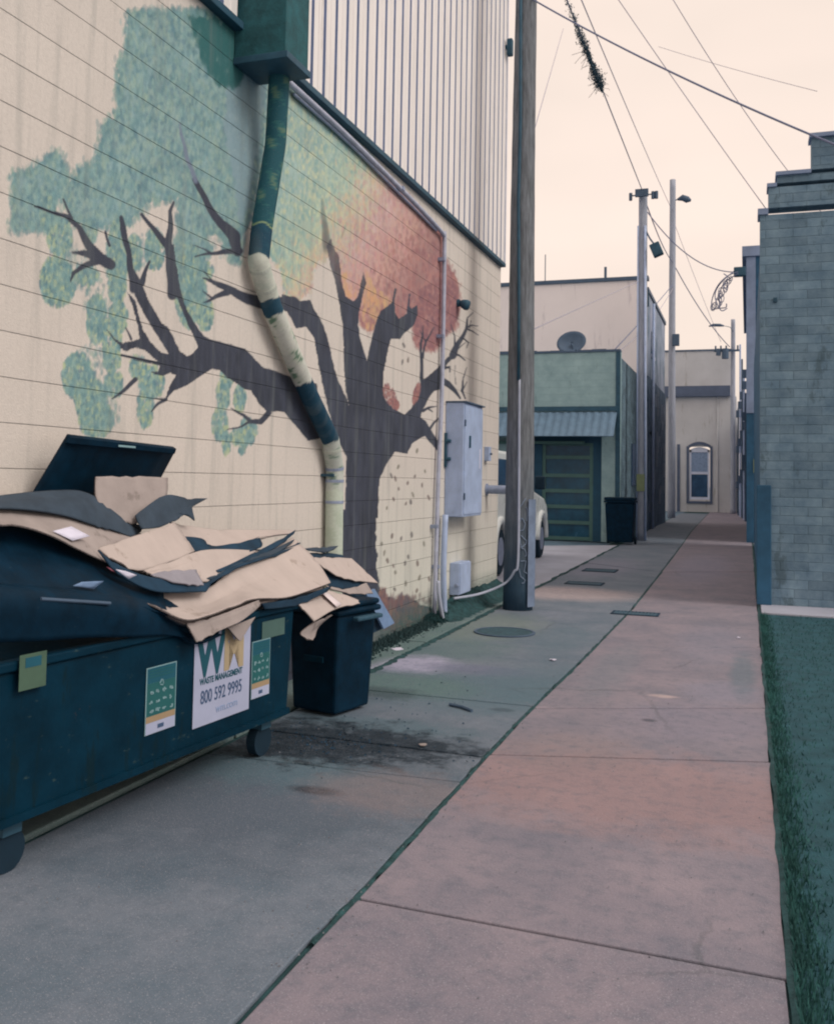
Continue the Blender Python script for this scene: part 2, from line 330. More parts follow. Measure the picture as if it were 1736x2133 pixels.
m_slabR = concrete('alley_concrete_right', col(130, 116, 118), col(110, 104, 110), [
    st(1300, 1640, 1.4, .8, col(146, 114, 108), .6, .7), st(1450, 1500, .6, .7, col(128, 118, 126), .5, .7), st(1500, 1440, .35, .5, col(128, 122, 132), .5, .6),
    st(1180, 1560, .5, .5, col(128, 112, 110), .5, .7), st(1380, 1450, .12, .06, PK, .8, .3), st(1480, 1340, .4, 1.5, col(126, 120, 128), .45, .6), st(1460, 1180, .6, 4, col(132, 124, 134), .5, .5),
    st(1275, 1390, .22, 1.5, col(112, 112, 116), .5, .7), st(1350, 1500, .06, .05, DK, .6, .5), st(1545, 1400, .12, 1.2, TE, .5, .6)])

crackP = [(-1.46, -8), (-1.46, 4), (-1.49, 6.42), (-1.46, 9), (-1.44, 12.9), (-1.52, 18), (-1.66, 25.5), (-1.9, 36.3), (-2.2, 62)]
def crack(y):
    for (a, b), (c_, d) in zip(crackP, crackP[1:]):
        if y <= d: return a+(c_-a)*(y-b)/(d-b)
    return crackP[-1][0]
def leftj(y): return -3.05-.012*(y-9) if y > 9 else -3.05
def rightj(y): return .14
def slabs(name, mat, xa, xb, J, gap, label):
    mb = MB()
    for k in range(len(J)-1):
        (a0, b0), (a1, b1) = J[k], J[k+1]; g_ = gap/2
        nseg = 6
        for q in range(1):
            L0 = [(xa(a0+g_+(a1-a0-gap)*t/nseg)+.008+random.uniform(0, .01), a0+g_+(a1-a0-gap)*t/nseg) for t in range(nseg+1)]
            R0 = [(xb(b0+g_+(b1-b0-gap)*t/nseg)-.008-random.uniform(0, .014), b0+g_+(b1-b0-gap)*t/nseg) for t in range(nseg+1)]
            dz = random.uniform(-.003, .003)
            P = [Vector((x, y, -.02)) for x, y in L0]+[Vector((x, y, -.02)) for x, y in R0[::-1]]
            mb.slab(P[::-1], (0, 0, 1), .02+dz)
    o = mb.build(name, mat, bevel=.006); return tag(o, label, None, kind='structure')
def joints(pairs, xl, xr):
    return [(at_z(*p).y, at_z(*q).y) for p, q in pairs]
zt7 = lambda x, y: (1067.9+.33465*x, 1110.6+.33465*y)
zt6 = lambda x, y: (598+.32*x, 1281.5+.32*y)
JR = [(-8, -8), (-5.6, -5.6), (-3.2, -3.2), (-.9, -.9), (1.4, 1.4), (3.6, 3.55)]
for a, b in [((0, 1390), (1600, 1422)), ((130, 1088), (1575, 1088)), ((330, 884), (1560, 868)), ((480, 738), (1545, 705)), ((680, 525), (1535, 505)), ((800, 412), (1520, 408)), ((920, 240), (1500, 238)), ((1000, 155), (1490, 155)), ((1060, 80), (1480, 76))]:
    pa, pb = at_z(*zt7(*a)), at_z(*zt7(*b)); JR.append((pa.y, pb.y))
y = max(JR[-1]); JR += [(y+3.2*k, y+3.2*k) for k in range(1, 12)]
JR = sorted(JR)
slabs('alley_paving', m_slabR, crack, rightj, JR, .022, 'pinkish concrete alley slabs right of the centre joint')
JL = [(-8, -8), (-5.4, -5.4), (-2.8, -2.8), (-.3, -.3), (2.2, 2.2)]
for a, b in [((300, 1010), (1000, 1060)), ((850, 862), (1250, 910)), ((380, 475), (1736, 600)), ((1040, 182), (1736, 215))]:
    pa, pb = at_z(*zt6(*a)), at_z(*zt6(*b)); JL.append((pa.y+.02, pb.y-.02))
for a, b in [((-60, 455), (600, 500)), ((130, 355), (700, 410)), ((200, 170), (900, 240)), ((420, 80), (960, 85))]:
    pa, pb = at_z(*zt7(*a)), at_z(*zt7(*b)); JL.append((pa.y, pb.y))
y = max(JL[-1]); JL += [(y+3.2*k, y+3.2*k) for k in range(1, 11)]
JL = sorted(JL)
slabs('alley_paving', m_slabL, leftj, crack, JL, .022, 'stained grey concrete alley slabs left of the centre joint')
# the narrow strip along the foot of the wall
mb = MB(); y = -6
while y < 13.4:
    mb.box(W-.1, leftj(y)-.03, y+.01, y+1.9, -.02, .012+random.uniform(-.003, .003)); y += 1.92
m_strip = concrete('wall_strip_concrete', col(104, 114, 108), col(76, 96, 94), [st(800, 1392, .2, .7, LV, .7, .7), st(850, 1340, .3, 1.5, GR, .6, .6)])
tag(mb.build('kerb_strip', m_strip, bevel=.008), 'mossy narrow concrete strip along the foot of the mural wall', None, kind='structure')
# joint filler dirt, moss in the joints
def ribbon(pts, wd, z, mat, name, label, seed=1, kind='stuff', jag=.4):
    r_ = random.Random(seed); V = []; P = catmull([Vector((p[0], p[1], 0)) for p in pts], 14)
    for i, p in enumerate(P):
        t = (P[min(i+1, len(P)-1)]-P[max(i-1, 0)]).normalized(); n_ = Vector((-t.y, t.x, 0))
        a = wd*(.5+r_.uniform(-jag, jag)*.5); b = wd*(.5+r_.uniform(-jag, jag)*.5)
        V += [p+n_*a+Vector((0, 0, z)), p+Vector((0, 0, z+.006+r_.uniform(0, .006))), p-n_*b+Vector((0, 0, z))]
    F_ = []
    for i in range(len(P)-1):
        F_ += [[3*i, 3*i+1, 3*i+4, 3*i+3], [3*i+1, 3*i+2, 3*i+5, 3*i+4]]
    return tag(obj(name, V, F_, mat), label, None, kind=kind)
tag(MB().box(-3.6, .2, -10, 70, -.028, -.021).build('dirt', m_dirt), 'dark dirt packed in the joints of the alley slabs', None, kind='structure')
ribbon([(crack(y), y) for y in (3.2, 4.4, 5.5, 6.42, 7.2, 8, 9, 10, 11.2, 12.9)], .034, -.004, m_moss, 'joint_moss', 'dark green moss filling the centre joint of the alley', 3, jag=.95)
ribbon([(crack(y), y) for y in (13.2, 16, 19, 22, 25.5, 30, 36, 44, 52)], .035, -.004, m_dirt, 'joint_dirt', 'dark dirt filling the far centre joint of the alley', 4)
ribbon([(leftj(y)+.0, y) for y in (7.2, 8, 8.7, 9.5, 10.2, 11, 11.8, 12.7, 13.5, 15, 18, 22, 27)], .07, .004, m_moss, 'joint_moss', 'green moss along the joint at the foot of the wall', 5, jag=.7)
ribbon([(.15, y) for y in (-6, -2, 2, 5, 8, 11, 14, 18, 24, 29)], .05, .0, m_dirt, 'joint_dirt', 'dark edge joint right of the alley slabs', 6)
# right verge
tag(MB().box(.17, 4.5, -9, 13.25, -.05, .008).build('verge', m_grass), 'dark green mossy verge right of the alley', None, kind='structure')
tag(MB().box(.17, 4.5, 13.27, 14.18, -.05, .03).build('pavement', m_apron, bevel=.01), 'pale concrete pad in front of the brick building', None, kind='structure')
tag(MB().box(.17, 4.5, 14.2, 80, -.05, -.004).build('pavement', m_apron), 'concrete edge beside the right hand buildings', None, kind='structure')
r_ = random.Random(31); mb = MB()
for k in range(14000):
    y_ = 2.2+11*r_.random()**1.5; x_ = .15+abs(r_.gauss(0, .06)) if r_.random() < .5 else r_.uniform(.2, 1.6); h_ = r_.uniform(.01, .035)*(1.6 if x_ < .26 else 1); a = r_.uniform(0, PI); q = .004
    mb.add([(x_-q*math.cos(a), y_-q*math.sin(a), .006), (x_+q*math.cos(a), y_+q*math.sin(a), .006), (x_+r_.uniform(-.02, .02), y_+r_.uniform(-.02, .02), .008+h_)], [(0, 1, 2)])
tag(mb.build('grass', M('grass_blade', col(46, 86, 80), .9, 8, .3)), 'short dark grass and moss on the verge right of the alley', 'grass', kind='stuff')
# left lot beyond the wall corner
tag(MB().slab([(-12, 14.05, -.026), (-3.1, 14.05, -.026), (-3.14, 17.8, -.026), (-3.28, 26.4, -.026), (-12, 19.5, -.026)], (0, 0, 1), .022).build('driveway', m_apron), 'pale concrete apron where the car is parked', None, kind='structure')

# grates and manhole lids
def grate(x0, y0, x1, y1, label, ly=.28, grp='metal covers set in the alley'):
    a = at_z(x0, y0); b = at_z(x1, y1); cx_ = (a.x+b.x)/2; cy_ = (a.y+b.y)/2; wx_ = abs(b.x-a.x)/2
    e = empty('drain_grate', (cx_, cy_, 0), label, 'drain grate', grp)
    fr = MB(); t = .025
    fr.box(cx_-wx_, cx_+wx_, cy_-ly, cy_-ly+t, .002, .010).box(cx_-wx_, cx_+wx_, cy_+ly-t, cy_+ly, .002, .010)
    fr.box(cx_-wx_, cx_-wx_+t, cy_-ly+t, cy_+ly-t, .002, .010).box(cx_+wx_-t, cx_+wx_, cy_-ly+t, cy_+ly-t, .002, .010)
    fr.build('frame', m_cardedge, e)
    br = MB(); k = 12
    br.box(cx_-wx_+t, cx_+wx_-t, cy_-ly+t, cy_+ly-t, .0015, .003)
    for i in range(k):
        xx = cx_-wx_+t+(2*wx_-2*t)*(i+.5)/k; br.box(xx-.012, xx+.012, cy_-ly+t, cy_+ly-t, .0035, .009)
    br.build('bars', m_trimdark, e)
grate(1270, 1278, 1374, 1278, 'long dark grate lying across the centre joint of the alley', .16)
grate(1175, 1215, 1258, 1215, 'dark grate in the left slabs, nearer of the two past the pole', .22)
grate(1212, 1188, 1286, 1188, 'dark grate in the left slabs, farther of the two past the pole', .3)
p = at_z(1050, 1317); e = empty('manhole_cover', (p.x, p.y, 0), 'round dark manhole cover in front of the utility pole', 'manhole cover', 'metal covers set in the alley')
mb = MB(); rr = [(p.x+.30*math.cos(2*PI*k/32), p.y+.30*math.sin(2*PI*k/32), .003) for k in range(32)]; mb.slab(rr, (0, 0, 1), .007).build('lid', M('manhole_iron', col(52, 76, 82), .7, 20, .3, .6, 80), e)
mb = MB()
for k in range(32):
    a0, a1 = 2*PI*k/32, 2*PI*(k+1)/32
    mb.slab([(p.x+r*math.cos(a), p.y+r*math.sin(a), .003) for r, a in ((.305, a0), (.335, a0), (.335, a1), (.305, a1))], (0, 0, 1), .010)
mb.build('ring', m_cabdark, e)

# ================================================================== MURAL (paint colours, with some shade painted in, on a fine mesh)
XR, YR = 60, 60
IW, IH = 1080+XR, 1460+YR
img = np.zeros((IH, IW, 3), np.float32)
def LC(c_): return np.array([min(lin(v)*KA*q, .85) for v, q in zip(c_, KC)], np.float32)
CREAM = LC((199, 184, 169)); img[:] = CREAM
gy, gx = np.mgrid[0:IH, 0:IW].astype(np.float32); gx -= XR; gy -= YR
def vnoise(sc, seed, sy=None):
    r_ = np.random.default_rng(seed); sy = sy or sc
    a = r_.random((int(IH/sy)+3, int(IW/sc)+3)).astype(np.float32)
    yy = (gy+YR)/sy; xx = (gx+XR)/sc; i = yy.astype(int); j = xx.astype(int); u = xx-j; v = yy-i; u = u*u*(3-2*u); v = v*v*(3-2*v)
    return (a[i, j]*(1-u)+a[i, j+1]*u)*(1-v)+(a[i+1, j]*(1-u)+a[i+1, j+1]*u)*v
n_big, n_mid, n_sm = vnoise(120, 1), vnoise(30, 2, 45), vnoise(7, 3, 14)
# slightly yellower colour low on the wall, right of the trunk
k = np.clip((gy-950)/250, 0, 1)*np.clip((gx-700)/60, 0, 1)*.6
img[:] = img*(1-k[..., None])+LC((196, 192, 174))*k[..., None]
img *= (1+.05*(n_big-.5)+.03*(n_mid-.5))[..., None]
def inside(P, X, Y):
    m_ = np.zeros(X.shape, bool); n_ = len(P)
    for i in range(n_):
        (x0, y0), (x1, y1) = P[i], P[(i+1) % n_]
        if y0 == y1: continue
        c_ = ((y0 > Y) != (y1 > Y)) & (X < (x1-x0)*(Y-y0)/(y1-y0)+x0); m_ ^= c_
    return m_
wobx = (vnoise(9, 5)-.5)*5; woby = (vnoise(9, 6)-.5)*5
def mask(P, wob=1.0):
    xs = [p[0] for p in P]; ys = [p[1] for p in P]
    a, b = max(int(min(xs))-8+XR, 0), min(int(max(xs))+8+XR, IW); c_, d = max(int(min(ys))-8+YR, 0), min(int(max(ys))+8+YR, IH)
    sl_ = (slice(c_, d), slice(a, b)); return sl_, inside(P, gx[sl_]+wobx[sl_]*wob, gy[sl_]+woby[sl_]*wob)
def fill(P, colr, alpha=1.0, wob=1.0, al=None):
    if wob < 1.1: wob = .35
    sl_, m_ = mask(P, wob); a = m_.astype(np.float32)*alpha
    if al is not None: a *= al[sl_]
    a = a[..., None]; t = img[sl_]; c_ = colr if isinstance(colr, np.ndarray) and colr.ndim == 3 else None
    img[sl_] = t*(1-a)+(c_[sl_] if c_ is not None else colr)*a
def dab(x, y, rx, ry, colr, alpha=1.0, ang=0.0):
    R = int(max(rx, ry))+2; a, b = int(x)-R+XR, int(x)+R+XR; c_, d = int(y)-R+YR, int(y)+R+YR
    if a < 0 or c_ < 0 or b >= IW or d >= IH: return
    sl_ = (slice(c_, d), slice(a, b)); X = gx[sl_]-x; Y = gy[sl_]-y; ca, sa = math.cos(ang), math.sin(ang)
    q = ((X*ca+Y*sa)/rx)**2+((-X*sa+Y*ca)/ry)**2; m_ = np.clip((1.15-q)*2.5, 0, 1)[..., None]*alpha
    img[sl_] = img[sl_]*(1-m_)+colr*m_
def stroke(P, colr, alpha=1.0):          # P: (x, y, width)
    Q = []
    for (x0, y0, w0), (x1, y1, w1) in zip(P, P[1:]):
        n_ = max(int(math.hypot(x1-x0, y1-y0)/1.5), 1)
        for i in range(n_+1): t = i/n_; Q.append((x0+(x1-x0)*t, y0+(y1-y0)*t, w0+(w1-w0)*t))
    for x, y, w_ in Q: dab(x+math.sin(y*.11)*.8, y+math.sin(x*.13)*.8, max(w_/2, .8), max(w_/2, .8), colr, alpha)
Z1 = lambda x, y: (85.4+.3051*x, 85.4+.3051*y)
Z2 = lambda x, y: (512.6+.3543*x, 85.4+.3543*y)
Z4 = lambda x, y: (85.4+.3543*x, 529.7+.3543*y)
Z5 = lambda x, y: (598+.3051*x, 529.7+.3051*y)
ZB = lambda x, y: (384.5+.2707*x, 1059.4+.2707*y)
ZC = lambda x, y: (683.5+.27065*x, 1110.6+.27065*y)
ZA = lambda x, y: (85.4+.24606*x, 888.5+.24606*y)
T = lambda f_, P: [f_(*p) for p in P]
# foliage, upper left
F1 = T(Z1, [(600, -200), (590, 60), (540, 120), (520, 350), (540, 450), (500, 520), (430, 570), (400, 740), (350, 880), (310, 835), (255, 880), (230, 960), (200, 960), (185, 890), (130, 780), (80, 760), (30, 810), (-90, 900), (-190, 900), (-190, 1290), (20, 1290), (75, 1270), (90, 1110), (150, 1060), (200, 1160), (240, 1240), (400, 1260), (560, 1270), (640, 1200), (700, 1150), (745, 1060), (800, 1100), (900, 1080), (935, 1060), (950, 1300), (900, 1450), (930, 1736), (1080, 1760), (1100, 1500), (1165, 1420), (1120, 1300), (1240, 1330), (1280, 1480), (1345, 1520), (1370, 1300), (1440, 1150), (1500, 800), (1560, 400), (1560, -200)])
def greens(X, Y, r_):
    t = r_.random()
    base = [(96, 126, 126), (106, 136, 134), (120, 148, 142), (88, 118, 124), (130, 154, 144), (142, 158, 138)][int(t*6)]
    d = r_.integers(-8, 9); return LC(tuple(max(v+d, 0) for v in base))
def green_base(P, alpha=1.0):
    c_ = LC((118, 144, 142))*(1+.35*(n_mid-.5))[..., None]; fill(P, c_.astype(np.float32), alpha, 1.6)
def scatter(P, n_, fn, rx=(2, 4), ry=(5, 10), alpha=.7, seed=0, edge=0):
    r_ = np.random.default_rng(seed); xs = [p[0] for p in P]; ys = [p[1] for p in P]
    X = r_.uniform(min(xs)-edge, max(xs)+edge, n_); Y = r_.uniform(min(ys)-edge, max(ys)+edge, n_); m_ = inside(P, X, Y)
    for x, y in zip(X[m_], Y[m_]): dab(x, y, r_.uniform(*rx), r_.uniform(*ry), fn(x, y, r_), alpha*r_.uniform(.5, 1), r_.uniform(-.25, .25))
green_base(F1, .93)
scatter(F1, 9000, greens, (2, 4.5), (5, 12), .55, 1)
scatter(F1, 2200, lambda x, y, r_: LC((150, 166, 150)), (2, 4), (4, 9), .4, 2)
# shade behind the pipe, painted in as a greyer band
Fg = T(Z1, [(1340, 150), (1560, 200), (1500, 700), (1450, 1100), (1370, 1480), (1350, 1250), (1330, 1000), (1250, 600), (1270, 300)])
fill(Fg, LC((134, 148, 152)), .6, 2)
scatter(Fg, 500, lambda x, y, r_: LC((124, 144, 146)), (3, 5), (8, 18), .5, 3)
# dark green near the overhanging box
Fd = T(Z1, [(1000, -200), (1100, 120), (1200, 280), (1340, 300), (1400, 180), (1480, 60), (1480, -200)])
scatter(Fd, 1500, lambda x, y, r_: LC((50, 95, 92)), (3, 6), (8, 18), .45, 4)
ell1 = [(50, 1180, 50, 110), (130, 1330, 80, 130), (330, 1300, 50, 80), (110, 1620, 105, 140), (310, 1600, 80, 65), (520, 1500, 62, 260), (640, 1450, 50, 120), (780, 1420, 60, 135), (1135, 1570, 38, 55), (1010, 1600, 80, 200)]
ell4 = [(100, 170, 100, 125), (450, 190, 48, 90), (330, 380, 56, 135), (455, 370, 52, 85), (415, 500, 55, 110), (420, 620, 48, 60), (215, 710, 85, 125), (290, 850, 85, 120), (325, 970, 95, 100), (430, 760, 52, 75), (570, 660, 46, 60), (650, 750, 72, 90), (615, 900, 45, 110), (880, 230, 85, 190), (965, 350, 45, 90), (1092, 725, 36, 60), (1070, 830, 36, 80), (1170, 850, 34, 72), (1052, 1000, 42, 90), (1090, 1110, 22, 62), (1212, 1040, 52, 75), (1180, 1120, 22, 52), (1145, 1070, 32, 40)]
r_ = np.random.default_rng(9)
for f_, E_, sc in ((Z1, ell1, .3051), (Z4, ell4, .3543)):
    for (x, y, a, b) in E_:
        X, Y = f_(x, y); a *= sc*1.08; b *= sc*1.08
        for q in range(int(a*b/3.2)):
            u = r_.uniform(0, 2*PI); v = math.sqrt(r_.random())*1.0
            y_ = Y+b*v*math.sin(u)
            colr = greens(0, 0, r_) if r_.random() < .8 else LC((165, 172, 132))
            dab(X+a*v*math.cos(u), y_, r_.uniform(2, 4), r_.uniform(4, 8), colr, .6)
def fringe(P, n_, fn, seed, jit=5, rx=(2, 4), ry=(4, 10), alpha=.5):
    r_ = np.random.default_rng(seed); L_ = [math.hypot(P[(i+1) % len(P)][0]-P[i][0], P[(i+1) % len(P)][1]-P[i][1]) for i in range(len(P))]; tot = sum(L_)
    for q in range(n_):
        d = r_.random()*tot; i = 0
        while d > L_[i] and i < len(P)-1: d -= L_[i]; i += 1
        t = d/max(L_[i], 1e-6); a, b = P[i], P[(i+1) % len(P)]
        x = a[0]+(b[0]-a[0])*t+r_.normal()*jit; y = a[1]+(b[1]-a[1])*t+r_.normal()*jit; dab(x, y, r_.uniform(*rx), r_.uniform(*ry), fn(x, y, r_), alpha*r_.uniform(.4, 1), r_.uniform(-.3, .3))
fringe(F1, 2600, greens, 41, 5)
for (cx0, cy0, ww, hh, nn) in ((118, 420, 40, 70, 160), (205, 640, 30, 60, 120), (245, 540, 26, 70, 150), (310, 520, 26, 40, 90), (190, 780, 55, 60, 260), (215, 860, 36, 40, 160), (150, 560, 45, 50, 160), (400, 560, 30, 60, 120)):
    rq = np.random.default_rng(cx0)
    for q in range(nn):
        u = rq.uniform(0, 2*PI); v = rq.random()**.6; dab(cx0+ww*v*math.cos(u), cy0+hh*v*math.sin(u), rq.uniform(2, 4), rq.uniform(4, 9), greens(0, 0, rq), .5*rq.uniform(.4, 1), rq.uniform(-.3, .3))
# foliage right of the pipe: green -> yellow green -> orange -> red
F2 = [(560, 120), (606, 172), (725, 275), (835, 388), (922, 483), (926, 545), (937, 558), (952, 590), (956, 636), (949, 682), (927, 694), (915, 713), (903, 728), (878, 725), (863, 713), (862, 676), (870, 652), (858, 642), (833, 664), (817, 645), (791, 655), (781, 682), (769, 691), (752, 676), (747, 660), (749, 630), (735, 626), (717, 618), (705, 565), (690, 533), (682, 536), (660, 548), (649, 563), (645, 600), (625, 621), (598, 615), (588, 560), (560, 530), (545, 400)]
t_ = np.clip(((gx-640)*.85+(gy-330)*.55)/330, 0, 1)
stops = [(0, (150, 168, 156)), (.3, (166, 176, 152)), (.42, (188, 172, 150)), (.58, (192, 160, 150)), (.78, (186, 142, 128)), (1, (158, 114, 108))]
grad = np.zeros_like(img); lc = [LC(c_) for _, c_ in stops]
for i in range(len(stops)-1):
    a, b = stops[i][0], stops[i+1][0]; m_ = (t_ >= a) & (t_ <= b); u = ((t_-a)/(b-a))[..., None]
    grad = np.where(m_[..., None], lc[i]*(1-u)+lc[i+1]*u, grad)
grad = (grad*(1+.25*(n_mid-.5))[..., None]).astype(np.float32)
fill(F2, grad, .95, 1.6)
def f2col(x, y, r_):
    t = ((x-640)*.85+(y-330)*.55)/330+r_.normal()*.07
    if t < .32: c_ = [(120, 150, 142), (138, 162, 150), (188, 190, 150), (200, 192, 150), (150, 168, 150), (128, 158, 150)][r_.integers(6)]
    elif t < .5: c_ = [(200, 168, 132), (196, 178, 142), (188, 152, 140), (180, 180, 148)][r_.integers(4)]
    elif t < .8: c_ = [(190, 146, 136), (196, 154, 132), (172, 128, 126), (194, 136, 130)][r_.integers(4)]
    else: c_ = [(164, 110, 102), (146, 100, 98), (138, 96, 96), (176, 124, 112)][r_.integers(4)]
    return LC(c_)
scatter(F2, 9000, f2col, (1.6, 3.2), (4, 9), .5, 5)
fringe(F2[5:], 1300, f2col, 42, 3, (1.5, 3), (3, 8), .5)
Fo = T(Z5, [(360, 60), (400, 290), (470, 310), (510, 190), (540, 120), (620, 250), (720, 330), (640, 380), (600, 500), (560, 530), (500, 430), (520, 330)])
scatter(Fo, 420, lambda x, y, r_: LC([(200, 160, 112), (204, 150, 110), (190, 150, 118)][r_.integers(3)]), (2, 4), (5, 10), .55, 6)
Fr = T(Z5, [(900, 250), (1060, 150), (1150, 200), (1170, 400), (1130, 520), (1010, 640), (900, 620), (865, 500), (880, 380)])
scatter(Fr, 900, lambda x, y, r_: LC([(136, 94, 94), (122, 86, 92), (150, 102, 98)][r_.integers(3)]), (1.6, 3.4), (3, 7), .55, 7)
# wood
BR = LC((60, 62, 71)); BRc = (BR*(1+.30*(vnoise(10, 12, 60)-.5)+.34*(vnoise(4, 13, 26)-.5)+.2*(n_big-.5))[..., None]).astype(np.float32)
fade = np.clip((gy-300)/330, 0, 1)*.75+.25
trunk = T(Z5, [(395, 1800), (402, 1380), (330, 1240), (285, 1075), (250, 930), (215, 760), (185, 570), (130, 495), (60, 505), (20, 430), (-40, 330), (-40, 270), (0, 278), (90, 315), (160, 310), (180, 370), (215, 420), (250, 490), (290, 620), (320, 770), (345, 850), (410, 990), (425, 1055), (400, 930), (388, 800), (385, 620), (378, 480), (355, 330), (325, 180), (290, 60), (270, -60), (300, -110), (320, -40), (355, 10), (370, 180), (400, 290), (450, 320), (480, 290), (505, 190), (520, 120), (540, 200), (510, 300), (490, 400), (485, 480), (500, 580), (520, 650), (542, 725), (560, 650), (590, 520), (620, 420), (640, 385), (680, 360), (715, 330), (735, 230), (750, 240), (735, 300), (735, 400), (760, 440), (815, 405), (828, 270), (840, 270), (832, 350), (850, 370), (885, 345), (890, 410), (865, 480), (800, 540), (770, 580), (705, 575), (682, 680), (658, 800), (652, 920), (672, 990), (720, 1050), (800, 1095), (845, 1050), (880, 980), (905, 900), (915, 860), (960, 830), (1030, 770), (1090, 705), (1140, 670), (1145, 700), (1100, 740), (1060, 790), (1042, 920), (1000, 930), (960, 990), (925, 1060), (908, 1110), (945, 1140), (978, 1190), (1020, 1260), (1050, 1330), (1015, 1335), (980, 1290), (935, 1238), (850, 1290), (820, 1360), (735, 1345), (680, 1430), (632, 1520), (622, 1650), (620, 1800)])
fill(trunk, BRc, 1, .9, fade)
low = T(ZC, [(105, -180), (372, -180), (370, 0), (375, 280), (400, 430), (440, 480), (500, 520), (560, 480), (600, 470), (650, 500), (700, 540), (780, 570), (840, 600), (900, 660), (900, 1100), (-100, 1500), (-400, 1500), (-400, 700), (100, 560)])
fill(low, BRc, 1, 1.2)
stroke([(*Z5(*p[:2]), p[2]) for p in [(1130, 690, 16), (1160, 620, 11), (1195, 560, 8), (1225, 500, 6), (1230, 430, 3), (1265, 395, 2)]], BR)
for P in ([(1220, 500, 5), (1260, 480, 3), (1300, 490, 2)], [(1220, 505, 5), (1260, 520, 3), (1300, 552, 2)], [(1195, 570, 4), (1235, 600, 3), (1225, 640, 2)], [(1130, 680, 7), (1170, 690, 4), (1210, 722, 3)], [(1060, 775, 8), (1105, 765, 4), (1108, 800, 3)], [(1145, 640, 5), (1138, 560, 3), (1120, 480, 2)],
          [(920, 880, 8), (915, 720, 7), (912, 600, 5), (930, 480, 2)], [(925, 700, 5), (945, 590, 4), (1000, 500, 2)], [(945, 600, 3), (905, 520, 2)], [(1050, 855, 14), (1095, 880, 13), (1135, 925, 9), (1180, 985, 4)],
          [(1150, 890, 2), (1142, 760, 2)], [(1190, 935, 6), (1200, 860, 3), (1222, 770, 2)], [(1190, 935, 5), (1215, 985, 3)], [(1195, 925, 3), (1225, 870, 2)], [(925, 1065, 7), (965, 1045, 5), (1020, 1040, 2)], [(960, 1050, 4), (990, 1075, 3)], [(972, 1195, 6), (1000, 1150, 5), (1030, 1120, 3)], [(1165, 650, 3), (1215, 600, 2)], [(1240, 520, 2), (1255, 450, 2)]):
    stroke([(*Z5(x, y), w_) for x, y, w_ in P], BR, .9)
stroke([(*Z2(*p[:2]), p[2]) for p in [(480, 1230, 22), (460, 1080, 14), (445, 930, 7)]], BR, .10)
stroke([(*Z2(*p[:2]), p[2]) for p in [(560, 1160, 6), (590, 1060, 3)]], BR, .10)
big = T(Z4, [(1620, 760), (1500, 735), (1430, 705), (1380, 685), (1300, 660), (1245, 600), (1200, 555), (1120, 530), (1000, 500), (960, 480), (900, 400), (855, 320), (820, 200), (790, 20), (780, -60), (740, -60), (740, 0), (765, 130), (800, 260), (860, 400), (925, 545), (895, 580), (860, 600), (815, 565), (780, 490), (745, 425), (710, 400), (650, 300), (600, 205), (590, 150), (560, 150), (545, 220), (575, 290), (650, 425), (700, 500), (752, 585), (710, 580), (640, 510), (600, 440), (570, 330), (555, 270), (510, 225), (545, 320), (570, 420), (582, 495), (540, 510), (490, 520), (462, 548), (500, 570), (560, 545), (620, 570), (690, 630), (600, 610), (470, 585), (470, 600), (600, 630), (700, 655), (690, 690), (650, 690), (670, 705), (720, 712), (760, 695), (795, 712), (770, 750), (742, 810), (735, 855), (780, 800), (860, 770), (930, 720), (1000, 675), (1050, 680), (1100, 730), (1160, 765), (1200, 795), (1235, 800), (1275, 870), (1330, 925), (1400, 920), (1430, 925), (1480, 990), (1570, 1095), (1640, 1080)])
fill(big, BRc, 1, .9)
